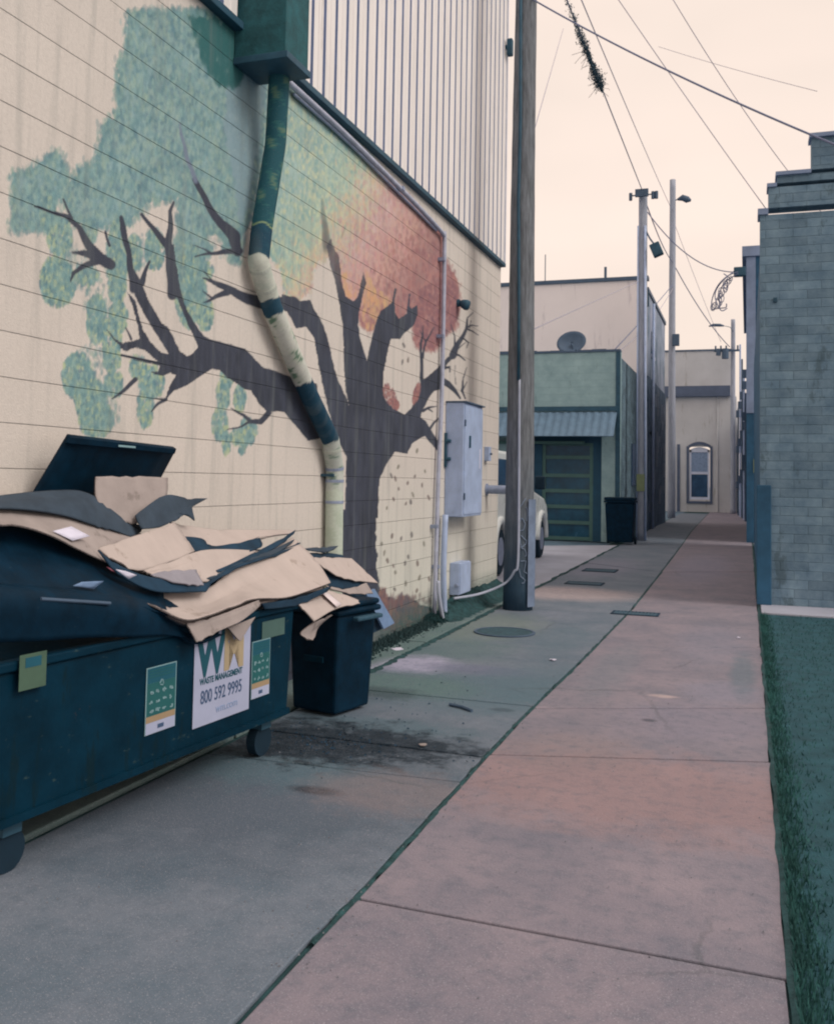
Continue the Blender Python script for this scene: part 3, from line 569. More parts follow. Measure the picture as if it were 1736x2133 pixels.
for f_, P in ((Z4, [(545, 210, 16), (535, 120, 15), (520, 40, 12), (510, -60, 8)]), (Z4, [(590, 170, 14), (610, 110, 9), (640, 40, 5)]), (Z4, [(1340, 930, 12), (1290, 980, 12), (1230, 985, 9), (1190, 945, 7), (1120, 905, 3)]), (Z4, [(1215, 990, 6), (1180, 1010, 4), (1100, 1030, 3)]),
              (Z4, [(560, 735, 10), (490, 795, 8), (420, 850, 3)]), (Z4, [(735, 850, 8), (690, 880, 6), (650, 925, 3)]), (Z4, [(740, 850, 5), (660, 850, 2)]), (Z4, [(530, 500, 6), (500, 430, 3)]), (Z4, [(480, 530, 8), (430, 500, 4), (385, 440, 2)]),
              (Z4, [(1480, 290, 30), (1340, 290, 27), (1220, 265, 22), (1130, 215, 16), (1060, 185, 13), (1000, 155, 8), (950, 140, 3)]), (Z4, [(1100, 225, 14), (1030, 245, 9), (985, 275, 5), (955, 285, 2)]), (Z4, [(1000, 250, 5), (950, 215, 2)]), (Z4, [(1010, 160, 4), (950, 90, 2)]),
              (Z1, [(900, 1736, 20), (880, 1500, 17), (870, 1400, 16), (885, 1250, 11), (885, 1160, 8), (905, 1100, 5)]), (Z1, [(870, 1400, 16), (800, 1320, 12), (740, 1250, 9), (690, 1180, 7)]),
              (Z1, [(1340, 1440, 18), (1320, 1330, 26), (1230, 1250, 18), (1140, 1120, 13), (1050, 940, 11)]), (Z1, [(1360, 1430, 12), (1250, 1440, 11), (1150, 1450, 6), (1050, 1470, 3)]), (Z1, [(1150, 1440, 5), (1040, 1390, 2)]),
              (Z1, [(480, 1530, 22), (400, 1480, 24), (330, 1400, 18), (260, 1270, 11), (180, 1200, 9), (30, 1150, 6), (-40, 1130, 5)]), (Z1, [(215, 1210, 6), (150, 1080, 4)]), (Z1, [(380, 1480, 20), (300, 1450, 13), (215, 1440, 5)]), (Z1, [(390, 1500, 15), (290, 1540, 11), (225, 1580, 8), (200, 1640, 3)]),
              (Z1, [(700, 1736, 16), (620, 1560, 10), (590, 1400, 12), (560, 1280, 13), (550, 1200, 8)]), (Z1, [(470, 1400, 6), (440, 1300, 5)])):
    stroke([(*f_(x, y), w_) for x, y, w_ in P], BR, .85)
stroke([(*Z1(*p[:2]), p[2]) for p in [(1060, 960, 10), (1000, 800, 9), (960, 640, 7), (950, 560, 4)]], LC((112, 118, 132)), .35)
for (x, y, a, b, an) in ((700, 960, 38, 80, -.35), (880, 950, 20, 75, .25), (735, 1020, 25, 40, -.5)):
    for q in range(170):
        u = r_.uniform(0, 2*PI); v = math.sqrt(r_.random()); ex, ey = a*v*math.cos(u), b*v*math.sin(u)
        X, Y = Z5(x+ex*math.cos(an)-ey*math.sin(an), y+ex*math.sin(an)+ey*math.cos(an)); dab(X, Y, 1.7, 3, LC([(150, 100, 95), (120, 82, 85), (160, 112, 100)][r_.integers(3)]), .6)
for f_, P in ((Z5, [(795, 620), (785, 735), (825, 720), (885, 1340), (757, 1450), (940, 1480), (710, 1510), (737, 1530), (822, 1560), (870, 1515), (760, 1600), (857, 1640), (920, 1575), (725, 1670), (965, 1660), (842, 1690), (810, 1700), (680, 1730)]), (ZC, [(490, 20), (560, 40), (410, 80), (735, 80), (455, 210), (615, 180), (590, 230), (685, 230), (500, 250), (515, 300), (775, 350), (595, 385), (510, 430), (680, 440), (640, 10), (430, 150), (700, 340)])):
    for x, y in P: X, Y = f_(x, y); dab(X, Y, 2.0+r_.random(), 4+3*r_.random(), LC([(112, 96, 88), (120, 112, 96), (100, 92, 88)][r_.integers(3)]), .85, r_.uniform(-.4, .4))
# red and brown leaves at the foot of the trunk
Ff = T(ZC, [(395, 430), (430, 440), (470, 520), (560, 480), (620, 490), (700, 560), (790, 600), (845, 700), (700, 760), (520, 800), (430, 760), (400, 600)])
scatter(Ff, 1500, lambda x, y, r_: LC([(128, 88, 84), (140, 104, 90), (96, 80, 84), (110, 92, 88), (84, 82, 92)][r_.integers(5)]), (1.6, 3.2), (5, 11), .6, 8)
Fw = T(ZC, [(300, 760), (420, 740), (560, 790), (560, 900), (200, 960)])
scatter(Fw, 300, lambda x, y, r_: LC((112, 112, 108)), (3, 6), (5, 9), .4, 10)
for x0 in range(5, 16):     # leaf tips fraying upward
    for q in range(10):
        X, Y = ZC(400+q*42+r_.uniform(-20, 20), 500-25*math.sin(q*1.3)+r_.uniform(-25, 30)); dab(X, Y, 1.4, 5, LC((118, 88, 86)), .35)

# near-surface splash of moss along the bottom of the wall (paint stained green)
nearest_base = []
ys = []
pxs = np.linspace(-45, px((W, YC, 2.0))[0]-.5, 600)
def wall_y(x_): return at_x(x_, 1000, W).y
ys = np.array([wall_y(x_) for x_ in pxs]); ys[-1] = YC
zs = np.linspace(0, 4.9, 640)
YY, ZZ = np.meshgrid(ys, zs)
dx, dy, dz = W, YY, ZZ-EYE
zf = dx*Fv.x+dy*Fv.y+dz*Fv.z; uu = CX+FP*(dx*R2.x+dy*R2.y+dz*R2.z)/zf; vv = CY-FP*(dx*U2.x+dy*U2.y+dz*U2.z)/zf
def samp(u, v):
    u = np.clip(u+XR, 0, IW-2.01); v = np.clip(v+YR, 0, IH-2.01); i = v.astype(int); j = u.astype(int); a = (u-j)[..., None]; b = (v-i)[..., None]
    return (img[i, j]*(1-a)+img[i, j+1]*a)*(1-b)+(img[i+1, j]*(1-a)+img[i+1, j+1]*a)*b
colr = samp(uu, vv)
mossn = np.interp(ZZ, [0, .15, .4], [1, .75, 0])*np.clip((YY-8.6)/1.2, 0, 1)*(.5+.5*samp(uu, vv)[..., 0]*0+.3)
mossn = np.clip(mossn*(.6+.8*np.random.default_rng(4).random(ZZ.shape)), 0, .9)[..., None]
colr = colr*(1-mossn)+LC((44, 84, 78))*mossn

building = empty('block_building', (W, 9, 0), 'cream painted block building with a large tree mural and corrugated upper storey', 'building')
nV = YY.size; me = bpy.data.meshes.new('mural_wall'); ny, nz_ = len(ys), len(zs)
co = np.stack([np.full(nV, 0.0), YY.ravel()-9, ZZ.ravel()], 1).astype(np.float32)
idx = np.arange(nV).reshape(nz_, ny); quads = np.stack([idx[:-1, :-1], idx[:-1, 1:], idx[1:, 1:], idx[1:, :-1]], -1).reshape(-1, 4)
me.vertices.add(nV); me.vertices.foreach_set('co', co.ravel())
me.loops.add(quads.size); me.loops.foreach_set('vertex_index', quads.ravel().astype(np.int32))
me.polygons.add(len(quads)); me.polygons.foreach_set('loop_start', np.arange(0, quads.size, 4, dtype=np.int32)); me.polygons.foreach_set('loop_total', np.full(len(quads), 4, np.int32))
me.update(); me.validate()
att = me.color_attributes.new('paint', 'FLOAT_COLOR', 'POINT')
rgba = np.ones((nV, 4), np.float32); rgba[:, :3] = colr.reshape(-1, 3); att.data.foreach_set('color', rgba.ravel())
def painted(name, pitch=True):
    m = M(name, (.6, .5, .4, 1), .85, 5, .06, .3, 110); nt = m.node_tree; n = nt.nodes; l = nt.links; b = n['Principled BSDF']
    a = n.new('ShaderNodeAttribute'); a.attribute_name = 'paint'
    nzz = n.new('ShaderNodeTexNoise'); nzz.inputs['Scale'].default_value = 45; nzz.inputs['Detail'].default_value = 5
    t = n.new('ShaderNodeTexCoord'); l.new(t.outputs['Object'], nzz.inputs['Vector'])
    r = n.new('ShaderNodeMapRange'); r.inputs['To Min'].default_value = .86; r.inputs['To Max'].default_value = 1.12; l.new(nzz.outputs['Fac'], r.inputs['Value'])
    q = n.new('ShaderNodeVectorMath'); q.operation = 'SCALE'; l.new(a.outputs['Color'], q.inputs[0]); l.new(r.outputs['Result'], q.inputs['Scale'])
    w1 = n.new('ShaderNodeTexNoise'); w1.inputs['Scale'].default_value = 170; w1.inputs['Detail'].default_value = 3; l.new(t.outputs['Object'], w1.inputs['Vector'])
    w2 = n.new('ShaderNodeMapRange'); w2.inputs['From Min'].default_value = .66; w2.inputs['From Max'].default_value = .76; w2.inputs['To Max'].default_value = .45; l.new(w1.outputs['Fac'], w2.inputs['Value'])
    w3 = n.new('ShaderNodeMix'); w3.data_type = 'RGBA'; l.new(w2.outputs['Result'], w3.inputs['Factor']); l.new(q.outputs['Vector'], w3.inputs['A']); w3.inputs['B'].default_value = (.42, .40, .38, 1)
    # rain streaks and faint grime
    mpp = n.new('ShaderNodeMapping'); mpp.inputs['Scale'].default_value = (1, 7, .5); l.new(t.outputs['Object'], mpp.inputs['Vector'])
    w4 = n.new('ShaderNodeTexNoise'); w4.inputs['Scale'].default_value = 1.6; w4.inputs['Detail'].default_value = 6; l.new(mpp.outputs['Vector'], w4.inputs['Vector'])
    w5 = n.new('ShaderNodeMapRange'); w5.inputs['From Min'].default_value = .52; w5.inputs['From Max'].default_value = .78; w5.inputs['To Max'].default_value = .38; l.new(w4.outputs['Fac'], w5.inputs['Value'])
    w6 = n.new('ShaderNodeMix'); w6.data_type = 'RGBA'; l.new(w5.outputs['Result'], w6.inputs['Factor']); l.new(w3.outputs['Result'], w6.inputs['A']); w6.inputs['B'].default_value = (.20, .23, .23, 1)
    l.new(w6.outputs['Result'], b.inputs['Base Color'])
    return course_lines(m, .2283, .0719, width=.016, dark=.32, shadez=1.6, bdist=.012, brick_w=.4566, vfac=.07, tone=.035) if pitch else m
m_mural = painted('mural_paint'); m_pipe = painted('pipe_paint', False)
me.materials.append(m_mural); mw = bpy.data.objects.new('mural_wall', me); C.objects.link(mw); mw.parent = building
mw['label'] = 'block wall painted with a large tree going from green to autumn red'
# body of the building behind and beside the mural skin
mb = MB(); mb.box(W-8, W-.004, ys[0], YC-.002, 0, 4.9); mb.build('wall', m_block, building)
MB().box(W-8, W, -6, ys[0]-.004, 0, 4.9).build('wall', m_block, building)
# corrugated upper storey
prof = []; y = -6.0; pitch = .243
y = 7.14-pitch*54
while y < YC-.05:
    prof += [(y, 0), (y+.006, -.075), (y+.050, -.075), (y+.056, 0), (y+.14, 0), (y+.146, .008), (y+.156, .008), (y+.162, 0)]; y += pitch
prof = [(a, b) for a, b in prof if a < YC-.02]+[(YC, 0)]
V = []; Fc = []
for a, b in prof: V += [(W+.045+b, a, 4.93), (W+.045+b, a, 9.6)]
for i in range(len(prof)-1): Fc.append([2*i, 2*i+2, 2*i+3, 2*i+1])
sd_ = MB().add(V, Fc).build('siding', m_siding, building); sd_.data.materials.append(m_groove_shade)
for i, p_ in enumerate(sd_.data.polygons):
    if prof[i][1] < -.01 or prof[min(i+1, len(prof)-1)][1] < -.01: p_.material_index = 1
MB().box(W-8, W-.05, -6, YC-.01, 4.93, 9.6).build('upper_wall', m_trimlight, building)
MB().box(W-.02, W+.075, -6, YC+.01, 4.868, 4.925).build('flashing', m_trimdark, building, bevel=.006)
MB().box(W-.02, W+.06, YC+.001, YC+.05, 4.93, 9.6).build('corner_trim', m_trimlight, building)
MB().box(W-8, W+.12, -6, YC+.1, 9.6, 9.75).build('roof_edge', m_trimdark, building)
# soil and moss piled on the foot of the wall
def mossbank(name, pts, label, mat=m_moss, h=.16, wd=.22, n_=900, seed=2):
    r_ = random.Random(seed); mb = MB()
    P = catmull([Vector((a, b, 0)) for a, b in pts], 10)
    for i in range(n_):
        p = P[r_.randrange(len(P))]; x = p.x+abs(r_.gauss(0, wd*.4)); y = p.y+r_.uniform(-.15, .15); hh = h*math.exp(-((x-p.x)/wd)**2*3)*r_.uniform(.4, 1)
        s_ = r_.uniform(.006, .014); a = r_.uniform(0, PI)
        for q in range(3):
            b = a+q*PI/3; mb.add([(x+s_*math.cos(b), y+s_*math.sin(b), 0.01), (x-s_*math.cos(b), y-s_*math.sin(b), 0.01), (x+r_.uniform(-.01, .01), y+r_.uniform(-.01, .01), .02+hh*.8)], [(0, 1, 2)])
    return tag(mb.build(name, mat), label, 'moss', kind='stuff')
r_ = random.Random(77); V = []; nn = 60; prof_ = ((0, 1), (.06, .92), (.13, .6), (.2, .3), (.28, .08), (.34, 0))
for i in range(nn+1):
    y_ = 10.75+i*3.15/nn; hs = .21*min(1, (y_-10.7)/.9)*(.85+.3*r_.random())
    for q, (ox, f_) in enumerate(prof_): V.append((W+.003+ox*(.85+.25*r_.random()*(q > 0)), y_, .012+hs*f_*(.85+.3*r_.random()*(q > 0))))
F_ = [[i*6+q, i*6+q+1, (i+1)*6+q+1, (i+1)*6+q] for i in range(nn) for q in range(5)]
tag(obj('soil_bank', V, F_, m_moss, None, True), 'dark mossy soil banked against the foot of the wall past the conduits', 'soil', kind='stuff')
mossbank('moss_bank', [(W+.02, 10.6), (W+.02, 12), (W+.02, 13.6)], 'bank of dark green moss at the foot of the wall past the conduits', h=.16, wd=.22, n_=1800)
mossbank('weeds', [(W+.02, 7.9), (W+.02, 9.2), (W+.02, 10.4)], 'low weeds and dirt at the foot of the mural', M('weed', col(52, 72, 72), .9, 20, .3), h=.08, wd=.25, n_=1600, seed=5)

# ---- roof drain box
pA = at_x(485, 134, W)                                    # its inner near corner on the wall
out = .0
lo, hi = 0.0, 1.5
for _ in range(40):
    out = (lo+hi)/2
    if px((W+out, pA.y, pA.z))[0] < 598: lo = out
    else: hi = out
zb = pA.z; y0 = pA.y; y1 = y0
while px((W+out, y1, zb))[0] < 647: y1 += .005
print('box', out, y0, y1, zb)
e = empty('roof_drain_box', (W, y0, zb), 'dark green painted box overhanging the wall above the downspout', 'drain box')
m_boxg = M('box_green_paint', col(38, 80, 82), .8, 9, .25, .3, 60)
MB().box(W+.003, W+out-.02, y0+.01, y1-.01, zb+.004, zb+1.2).build('box_body', m_boxg, e, bevel=.006)
MB().box(W+.003, W+out, y0, y1, zb, zb+.05).build('drip_edge', m_trimdark, e, bevel=.004)

# ---- painted downspout: path sampled along its sight line at small stand-off from the wall
def pipe(name, ctrl, r, bands, parent, mat):
    """ctrl: (x, y, stand-off); bands: list of (y_px limit, colour list)"""
    P = []
    for (a, b) in zip(ctrl, ctrl[1:]):
        for i in range(60):
            t = i/60; P.append(at_x(a[0]+(b[0]-a[0])*t, a[1]+(b[1]-a[1])*t, W+a[2]+(b[2]-a[2])*t))
    P.append(at_x(ctrl[-1][0], ctrl[-1][1], W+ctrl[-1][2]))
    # soften the bends a little
    Q = [sum((P[max(0, min(len(P)-1, i+k))] for k in range(-4, 5)), Vector())/9 if 4 < i < len(P)-5 else P[i] for i in range(len(P))]
    mb = MB(); mb.tube(Q, r, 20); o = mb.build(name, mat, parent, smooth=True)
    at = o.data.color_attributes.new('paint', 'FLOAT_COLOR', 'POINT'); r_ = np.random.default_rng(3)
    for i, v in enumerate(o.data.vertices):
        j = i//20; yy = px(Q[j])[1]; k = i % 20
        lim = yy+3*math.sin(k*.9)
        for y_, cs in bands:
            if lim < y_: break
        q = math.sin(j*.31+k*.8)+math.sin(j*.17-k*.5)+r_.normal()*.5
        c_ = LC(cs[0] if q < .6 else cs[min(1, len(cs)-1)] if q < 1.5 else cs[-1])
        at.data[i].color = (*c_, 1)
    return Q
dsp = empty('downspout', at_z(695, 1392), 'round downspout painted with the mural, bent in front of the trunk', 'downspout')
ctrl = [(583, 138, .22), (574, 300, .17), (546, 470, .12), (538, 545, .11), (566, 640, .10), (640, 815, .10), (688, 915, .10), (697, 975, .09), (695, 1150, .09), (692, 1385, .09)]
bands = [(470, [(34, 76, 82), (46, 90, 88), (84, 108, 90)]), (474, [(120, 135, 100), (120, 135, 100)]), (535, [(28, 62, 76), (32, 68, 80)]), (617, [(186, 182, 164), (176, 176, 158)]), (648, [(34, 66, 80)]),
         (790, [(190, 184, 168), (180, 178, 158), (96, 118, 96)]), (912, [(24, 58, 74), (28, 62, 78)]), (1020, [(176, 174, 160), (165, 168, 150), (110, 125, 110)]), (3000, [(178, 180, 160), (170, 174, 152)])]
dq = pipe('pipe', ctrl, .078, bands, dsp, m_pipe)
for yy in (560, 600, 935, 975, 1000, 1045):
    j = min(range(len(dq)), key=lambda i: abs(px(dq[i])[1]-yy)); t = (dq[min(j+1, len(dq)-1)]-dq[j-1]).normalized()
    MB().tube([dq[j]-t*.012, dq[j]+t*.012], .082, 20).build('pipe_band', m_galv if yy > 950 else M('band_paint', col(172, 170, 154), .7, 5, .1), dsp, smooth=False)
for yy in (990, 1180):
    j = min(range(len(dq)), key=lambda i: abs(px(dq[i])[1]-yy)); p = dq[j]
    MB().box(W+.001, W+.12, p.y-.1, p.y+.1, p.z-.012, p.z+.012).build('bracket', m_trimdark, dsp)

# ---- conduits on the wall
def wallpath(P, off): return [at_x(x, y, W+off) for x, y in P]
def conduit(name, label, P, off, r, mat, clamps=(), grp='electrical conduits on the mural wall', pre=None):
    Q = (pre or [])+wallpath(P, off); e = empty(name, (Q[-1].x, Q[-1].y, 0), label, 'conduit', grp)
    MB().tube(catmull(Q, 5), r, 10).build('pipe', mat, e, smooth=True)
    for x, y in clamps:
        p = at_x(x, y, W+off); MB().box(W+.002, W+off+r+.008, p.y-.03, p.y+.03, p.z-.02, p.z+.02).build('clamp', m_galv, e)
    return e
conduit('conduit', 'long metal conduit under the corrugated siding turning down beside the mural', [(575, 148), (612, 181), (725, 285), (830, 389), (880, 440), (915, 478), (923, 490), (925, 510), (920, 800), (912, 1000), (904, 1277)], .05, .026, m_conduit, [(835, 393), (905, 1096), (921, 540), (918, 700), (908, 1180)])
tag(None or conduit('conduit', 'second thinner pipe beneath the long conduit below the siding', [(612, 196), (725, 297), (828, 400), (875, 447), (908, 480)], .03, .014, m_galv), 'second thinner pipe beneath the long conduit below the siding', 'conduit')
conduit('conduit', 'grey conduit from the meter cabinet down to the ground', [(927, 1072), (923, 1180), (924, 1240), (926, 1322)], .07, .036, m_cab)
conduit('conduit', 'short pale bent pipe end at the foot of the wall', [(912, 1210), (914, 1245), (924, 1300), (930, 1322)], .12, .024, M('pale_pipe', col(172, 172, 180), .6, 8, .08))

# ---- cabinet and small box, lamp, pipe stub
def wallbox(name, label, cat, xl, yt, yb, xm, xr, ):
    a = at_x(xl, yt, W); b = at_x(xl, yb, W)
    o_ = 0.0
    while px((W+o_, a.y, a.z))[0] < xm: o_ += .002
    y1 = a.y
    while px((W+o_, y1, a.z))[0] < xr: y1 += .004
    print(name, o_, a.y, y1, b.z, a.z)
    e = empty(name, (W, a.y, b.z), label, cat); return e, o_, a.y, y1, b.z, a.z
e, o_, y0, y1, z0, z1 = wallbox('meter_cabinet', 'tall grey steel electrical cabinet mounted on the wall beside the mural', 'electrical cabinet', 928, 838, 1075, 968, 1006)
MB().box(W+.002, W+o_-.012, y0, y1, z0, z1).build('cabinet_body', m_cab, e, bevel=.008)
MB().box(W+o_-.010, W+o_, y0+.02, y1-.02, z0+.03, z1-.03).build('cabinet_door', m_cab, e, bevel=.003)
MB().box(W+.002, W+o_+.02, y0-.01, y1+.02, z1+.002, z1+.018).build('rain_hood', m_cabdark, e)
MB().box(W+o_+.001, W+o_+.02, y0+.2, y0+.235, z0+.85, z0+1.0).build('door_handle', m_trimdark, e, bevel=.004)
MB().box(W+o_+.0005, W+o_+.002, y1-.16, y1-.12, z0+.6, z0+.85).build('sticker', m_paper, e)
MB().box(W+.04, W+o_-.1, y0-.002, y0-.0005, z0+.05, z1-.05).build('end_panel', m_cab, e)
for zz in (z0+.25, z1-.25): MB().tube([(W+o_+.004, y0+.02, zz-.04), (W+o_+.004, y0+.02, zz+.04)], .01, 8).build('hinge', m_cabdark, e)
e, o_, y0, y1, z0, z1 = wallbox('junction_box', 'small grey junction box low on the wall under the cabinet', 'junction box', 936, 1172, 1238, 958, 980)
MB().box(W+.002, W+o_-.01, y0, y1, z0, z1).build('box_body', m_cab, e, bevel=.006)
MB().box(W+o_-.008, W+o_+.002, y0+.01, y1-.01, z0+.01, z1-.01).build('cover', m_cab, e, bevel=.003)
MB().tube([(W+.1, y0-.06, z0+.12), (W+.1, y0, z0+.12)], .022, 10).build('knob', m_galv, e)
p = at_x(952, 631, W)
e = empty('wall_lamp', (W, p.y, p.z), 'small round dark lamp fixed to the wall right of the red leaves', 'lamp')
MB().tube([(W+.002, p.y, p.z), (W+.03, p.y, p.z)], .05, 16).build('base', m_trimdark, e)
MB().tube([(W+.03, p.y, p.z), (W+.07, p.y, p.z-.01), (W+.12, p.y, p.z-.03), (W+.15, p.y, p.z-.04)], [.03, .055, .07, .06], 16).build('lamp_head', m_trimdark, e, smooth=True)
p = at_x(925, 935, W)
e = empty('switch_bracket', (W, p.y, p.z), 'small dark bracket with knobs left of the grey cabinet', 'bracket')
MB().box(W+.002, W+.03, p.y-.02, p.y+.02, p.z-.22, p.z+.2).build('plate', m_trimdark, e)
for q in (-.12, .1): MB().tube([(W+.03, p.y, p.z+q), (W+.08, p.y, p.z+q)], .022, 10).build('knob', m_trimdark, e)
p = at_x(1012, 1019, W)
e = empty('vent_pipe', (W, p.y, p.z), 'stubby galvanised vent pipe sticking out of the wall behind the utility pole', 'vent pipe')
MB().tube([(W+.001, p.y, p.z), (W+.36, p.y+.0, p.z)], .062, 18).build('pipe', m_galv, e, smooth=False)
MB().tube([(W+.001, p.y, p.z), (W+.02, p.y, p.z)], .085, 18).build('flange', m_galv, e)
p = at_x(1010, 945, W)
e = empty('switch_box', (W, p.y, p.z), 'tiny grey switch box on the wall right of the cabinet', 'switch box')
MB().box(W+.002, W+.07, p.y-.06, p.y+.06, p.z-.1, p.z+.1).build('box_body', m_cab, e, bevel=.005)
MB().tube([(W+.07, p.y, p.z), (W+.1, p.y, p.z)], .015, 8).build('knob', m_cabdark, e)
p = at_x(1053, 112, W)
e = empty('flood_light', (W+.05, YC, p.z), 'small dark floodlight at the far edge of the corrugated siding', 'floodlight')
MB().box(W+.07, W+.16, YC-.12, YC-.02, p.z-.14, p.z+.12).build('lamp_head', m_trimdark, e, bevel=.02)
MB().box(W+.04, W+.07, YC-.09, YC-.05, p.z-.03, p.z+.03).build('bracket', m_trimdark, e)

# ================================================================== UTILITY POLES
def upole(base, top_z, r0, r1, label, mat, lean=(0, 0), seg=28):
    b = Vector(base); e = empty('utility_pole', b, label, 'utility pole', 'wooden utility poles along the alley')
    r_ = random.Random(int(b.y*10)); n_ = 40; P = []; R = []
    for i in range(n_+1):
        t = i/n_; P.append(b+Vector((lean[0]*t+.006*math.sin(t*9), lean[1]*t, top_z*t-.02*(i == 0)))); R.append(r0+(r1-r0)*t+r_.uniform(-.002, .002))
    MB().tube(P, R, seg).build('shaft', mat, e, smooth=True); return e
pb = at_z(1077, 1268)
poleA = upole((pb.x, pb.y, 0), 10.6, .195, .125, 'big weathered wooden pole standing between the mural wall and the alley', m_pole, (.02, 0))
PA = pb
# conduit on the near pole: rises, with a dark cable above
yf = pb.y-.2
def onpole(x, y, yy=yf): return at_y(x, y, yy)
MB().tube(catmull([onpole(1081, 790), onpole(1080, 1000), onpole(1078, 1165), onpole(1070, 1190), onpole(1050, 1215, yf+.02), at_x(1000, 1236, W+.28), at_x(945, 1246, W+.12)], 6), .016, 10).build('conduit', M('white_conduit', col(160, 160, 168), .5, 8, .06), poleA, smooth=True)
MB().tube([onpole(1079, 792), onpole(1080, 640), onpole(1079, 420, yf+.02), onpole(1083, 250, yf+.035), onpole(1084, -200, yf+.055)], .022, 8).build('cable', m_trimdark, poleA, smooth=True)
# galvanised guard on its right side and spray-painted scrawl
mb = MB(); gz1 = onpole(1100, 1040).z
for a0 in range(8):
    t0, t1 = math.radians(-42+a0*7), math.radians(-42+(a0+1)*7)
    Q = [(pb.x+.215*math.cos(t), pb.y+.215*math.sin(t), z) for t, z in ((t0, .05), (t1, .05), (t1, gz1), (t0, gz1))]
    mb.slab(Q, (math.cos(t0), math.sin(t0), 0), .006)
mb.build('guard_strip', M('guard_metal', col(112, 122, 138), .6, 6, .15), poleA)
def scrawl(pts, r=.007):
    Q = []
    for x, y in pts:
        p = onpole(x, y, pb.y); dx_ = max(-.17, min(.17, p.x-pb.x)); rad = .199
        Q.append(Vector((pb.x+dx_, pb.y-math.sqrt(max(rad*rad-dx_*dx_, .001)), p.z)))
    return Q
rq_ = random.Random(6); mb = MB()
for P in ([(1084, 1062), (1092, 1050), (1100, 1040)], [(1084, 1068), (1088, 1078), (1096, 1082)], [(1086, 1085), (1093, 1080), (1098, 1090), (1094, 1102), (1087, 1108)], [(1090, 1112), (1098, 1118), (1100, 1130), (1092, 1136)], [(1088, 1120), (1092, 1140), (1100, 1150), (1098, 1160)], [(1090, 1165), (1098, 1172), (1096, 1186), (1101, 1192)], [(1088, 1178), (1090, 1196), (1098, 1206), (1093, 1212)], [(1100, 1056), (1103, 1072), (1101, 1086)]):
    mb.tube([q+Vector((rq_.gauss(0, .004), 0, rq_.gauss(0, .012))) for q in catmull(scrawl(P), 2)], .006, 6)
mb.build('spray_scrawl', M('spray_paint', col(118, 128, 142), .7, 8, .1), poleA)
MB().tube([(pb.x, pb.y, 9.55), (pb.x+.16, pb.y-.1, 9.55)], .03, 8).build('cable_clamp', m_trimdark, poleA)
pB = at_y(1334, 1125, 29); pB.z = 0
tB = at_y(1333, 398, 29).z
poleB = upole(pB, tB, .15, .125, 'pale utility pole beside the garage, with conduits and floodlight', m_polefar)
for x in (1324.5, 1342.5):
    MB().tube([at_y(x, 1125, 28.86), at_y(x+(0 if x > 1330 else 3), 470, 28.86)], .035 if x > 1330 else .02, 8).build('conduit', m_cab, poleB, smooth=True)
mb = MB(); a = at_y(1334, 403, 28.85); mb.box(a.x-.16, a.x+.22, 28.7, 28.8, a.z-.12, a.z+.1)
for q in (-.3, .35, .45): mb.tube([(a.x+q, 28.8, a.z-.2), (a.x+q, 28.8, a.z+.02)], .05, 8)
mb.tube([(a.x-.32, 28.8, a.z-.06), (a.x+.5, 28.8, a.z-.06)], .02, 6); mb.build('pole_hardware', m_cabdark, poleB)
a = at_y(1333, 1012, 28.83); MB().box(a.x-.12, a.x+.14, 28.83, 28.845, a.z-.15, a.z+.35).build('yellow_marker', m_yellow, poleB)
a = at_y(1366, 520, 28.8)
e = empty('flood_light', a, 'boxy dark floodlight hanging from an arm on the pale pole', 'floodlight')
Rt = Matrix.Rotation(math.radians(-22), 3, 'Y'); mb = MB()
mb.box(-.15, .15, -.12, .12, -.2, .2); mb.V = [a+Rt@v for v in mb.V]; mb.build('lamp_head', m_trimdark, e, bevel=.03)
q = at_y(1344, 480, 28.9); MB().tube(catmull([q, at_y(1352, 496, 28.85), a+Rt@Vector((0, 0, .2))], 5), .025, 8).build('arm', m_cabdark, e)
pC = at_y(1397, 1072, 50); pC.z = 0; tC = at_y(1394, 375, 50).z
poleC = upole(pC, tC, .19, .145, 'tall thin utility pole behind the pale one, carrying a street lamp', m_polefar)
a = at_y(1424, 417, 50)
e = empty('street_lamp', a, 'small dark street lamp head beside the top of the tall thin pole', 'street lamp')
MB().tube([a+Vector((-.35, 0, .06)), a+Vector((-.1, 0, .14)), a+Vector((.15, 0, .02)), a+Vector((.32, 0, -.04))], [.05, .16, .17, .06], 12).build('lamp_head', m_cabdark, e, smooth=True)
MB().tube([a+Vector((-.66, 0, -.15)), a+Vector((-.5, 0, .02)), a+Vector((-.3, 0, .08))], .03, 8).build('arm', m_cabdark, e)
a = at_y(1403, 708, 49.7); MB().box(a.x-.1, a.x+.25, 49.6, 49.8, a.z-.3, a.z+.3).build('meter', m_cabdark, poleC, bevel=.03)
pD = at_y(1525, 1056, 60); pD.z = 0; tD = at_y(1527, 665, 60).z
poleD = upole(pD, tD, .16, .12, 'farthest utility pole at the end of the alley with crossed hardware', m_polefar)
a = at_y(1522, 730, 59.8); mb = MB(); mb.box(a.x-1.0, a.x+.5, 59.7, 59.8, a.z-.06, a.z+.06)
for q in (-.9, -.6, -.3, .35): mb.tube([(a.x+q, 59.75, a.z+.06), (a.x+q, 59.75, a.z+.3)], .05, 8)
mb.tube([(a.x-.35, 59.6, a.z-.5), (a.x-.35, 59.6, a.z+.1)], .2, 12); mb.tube([(a.x-.75, 59.6, a.z-.3), (a.x-.7, 59.6, a.z+.1)], .14, 12); mb.build('pole_hardware', m_cabdark, poleD)
a = at_y(1491, 679, 59.5)
e = empty('street_lamp', a, 'flat street lamp on a long arm from the farthest pole', 'street lamp')
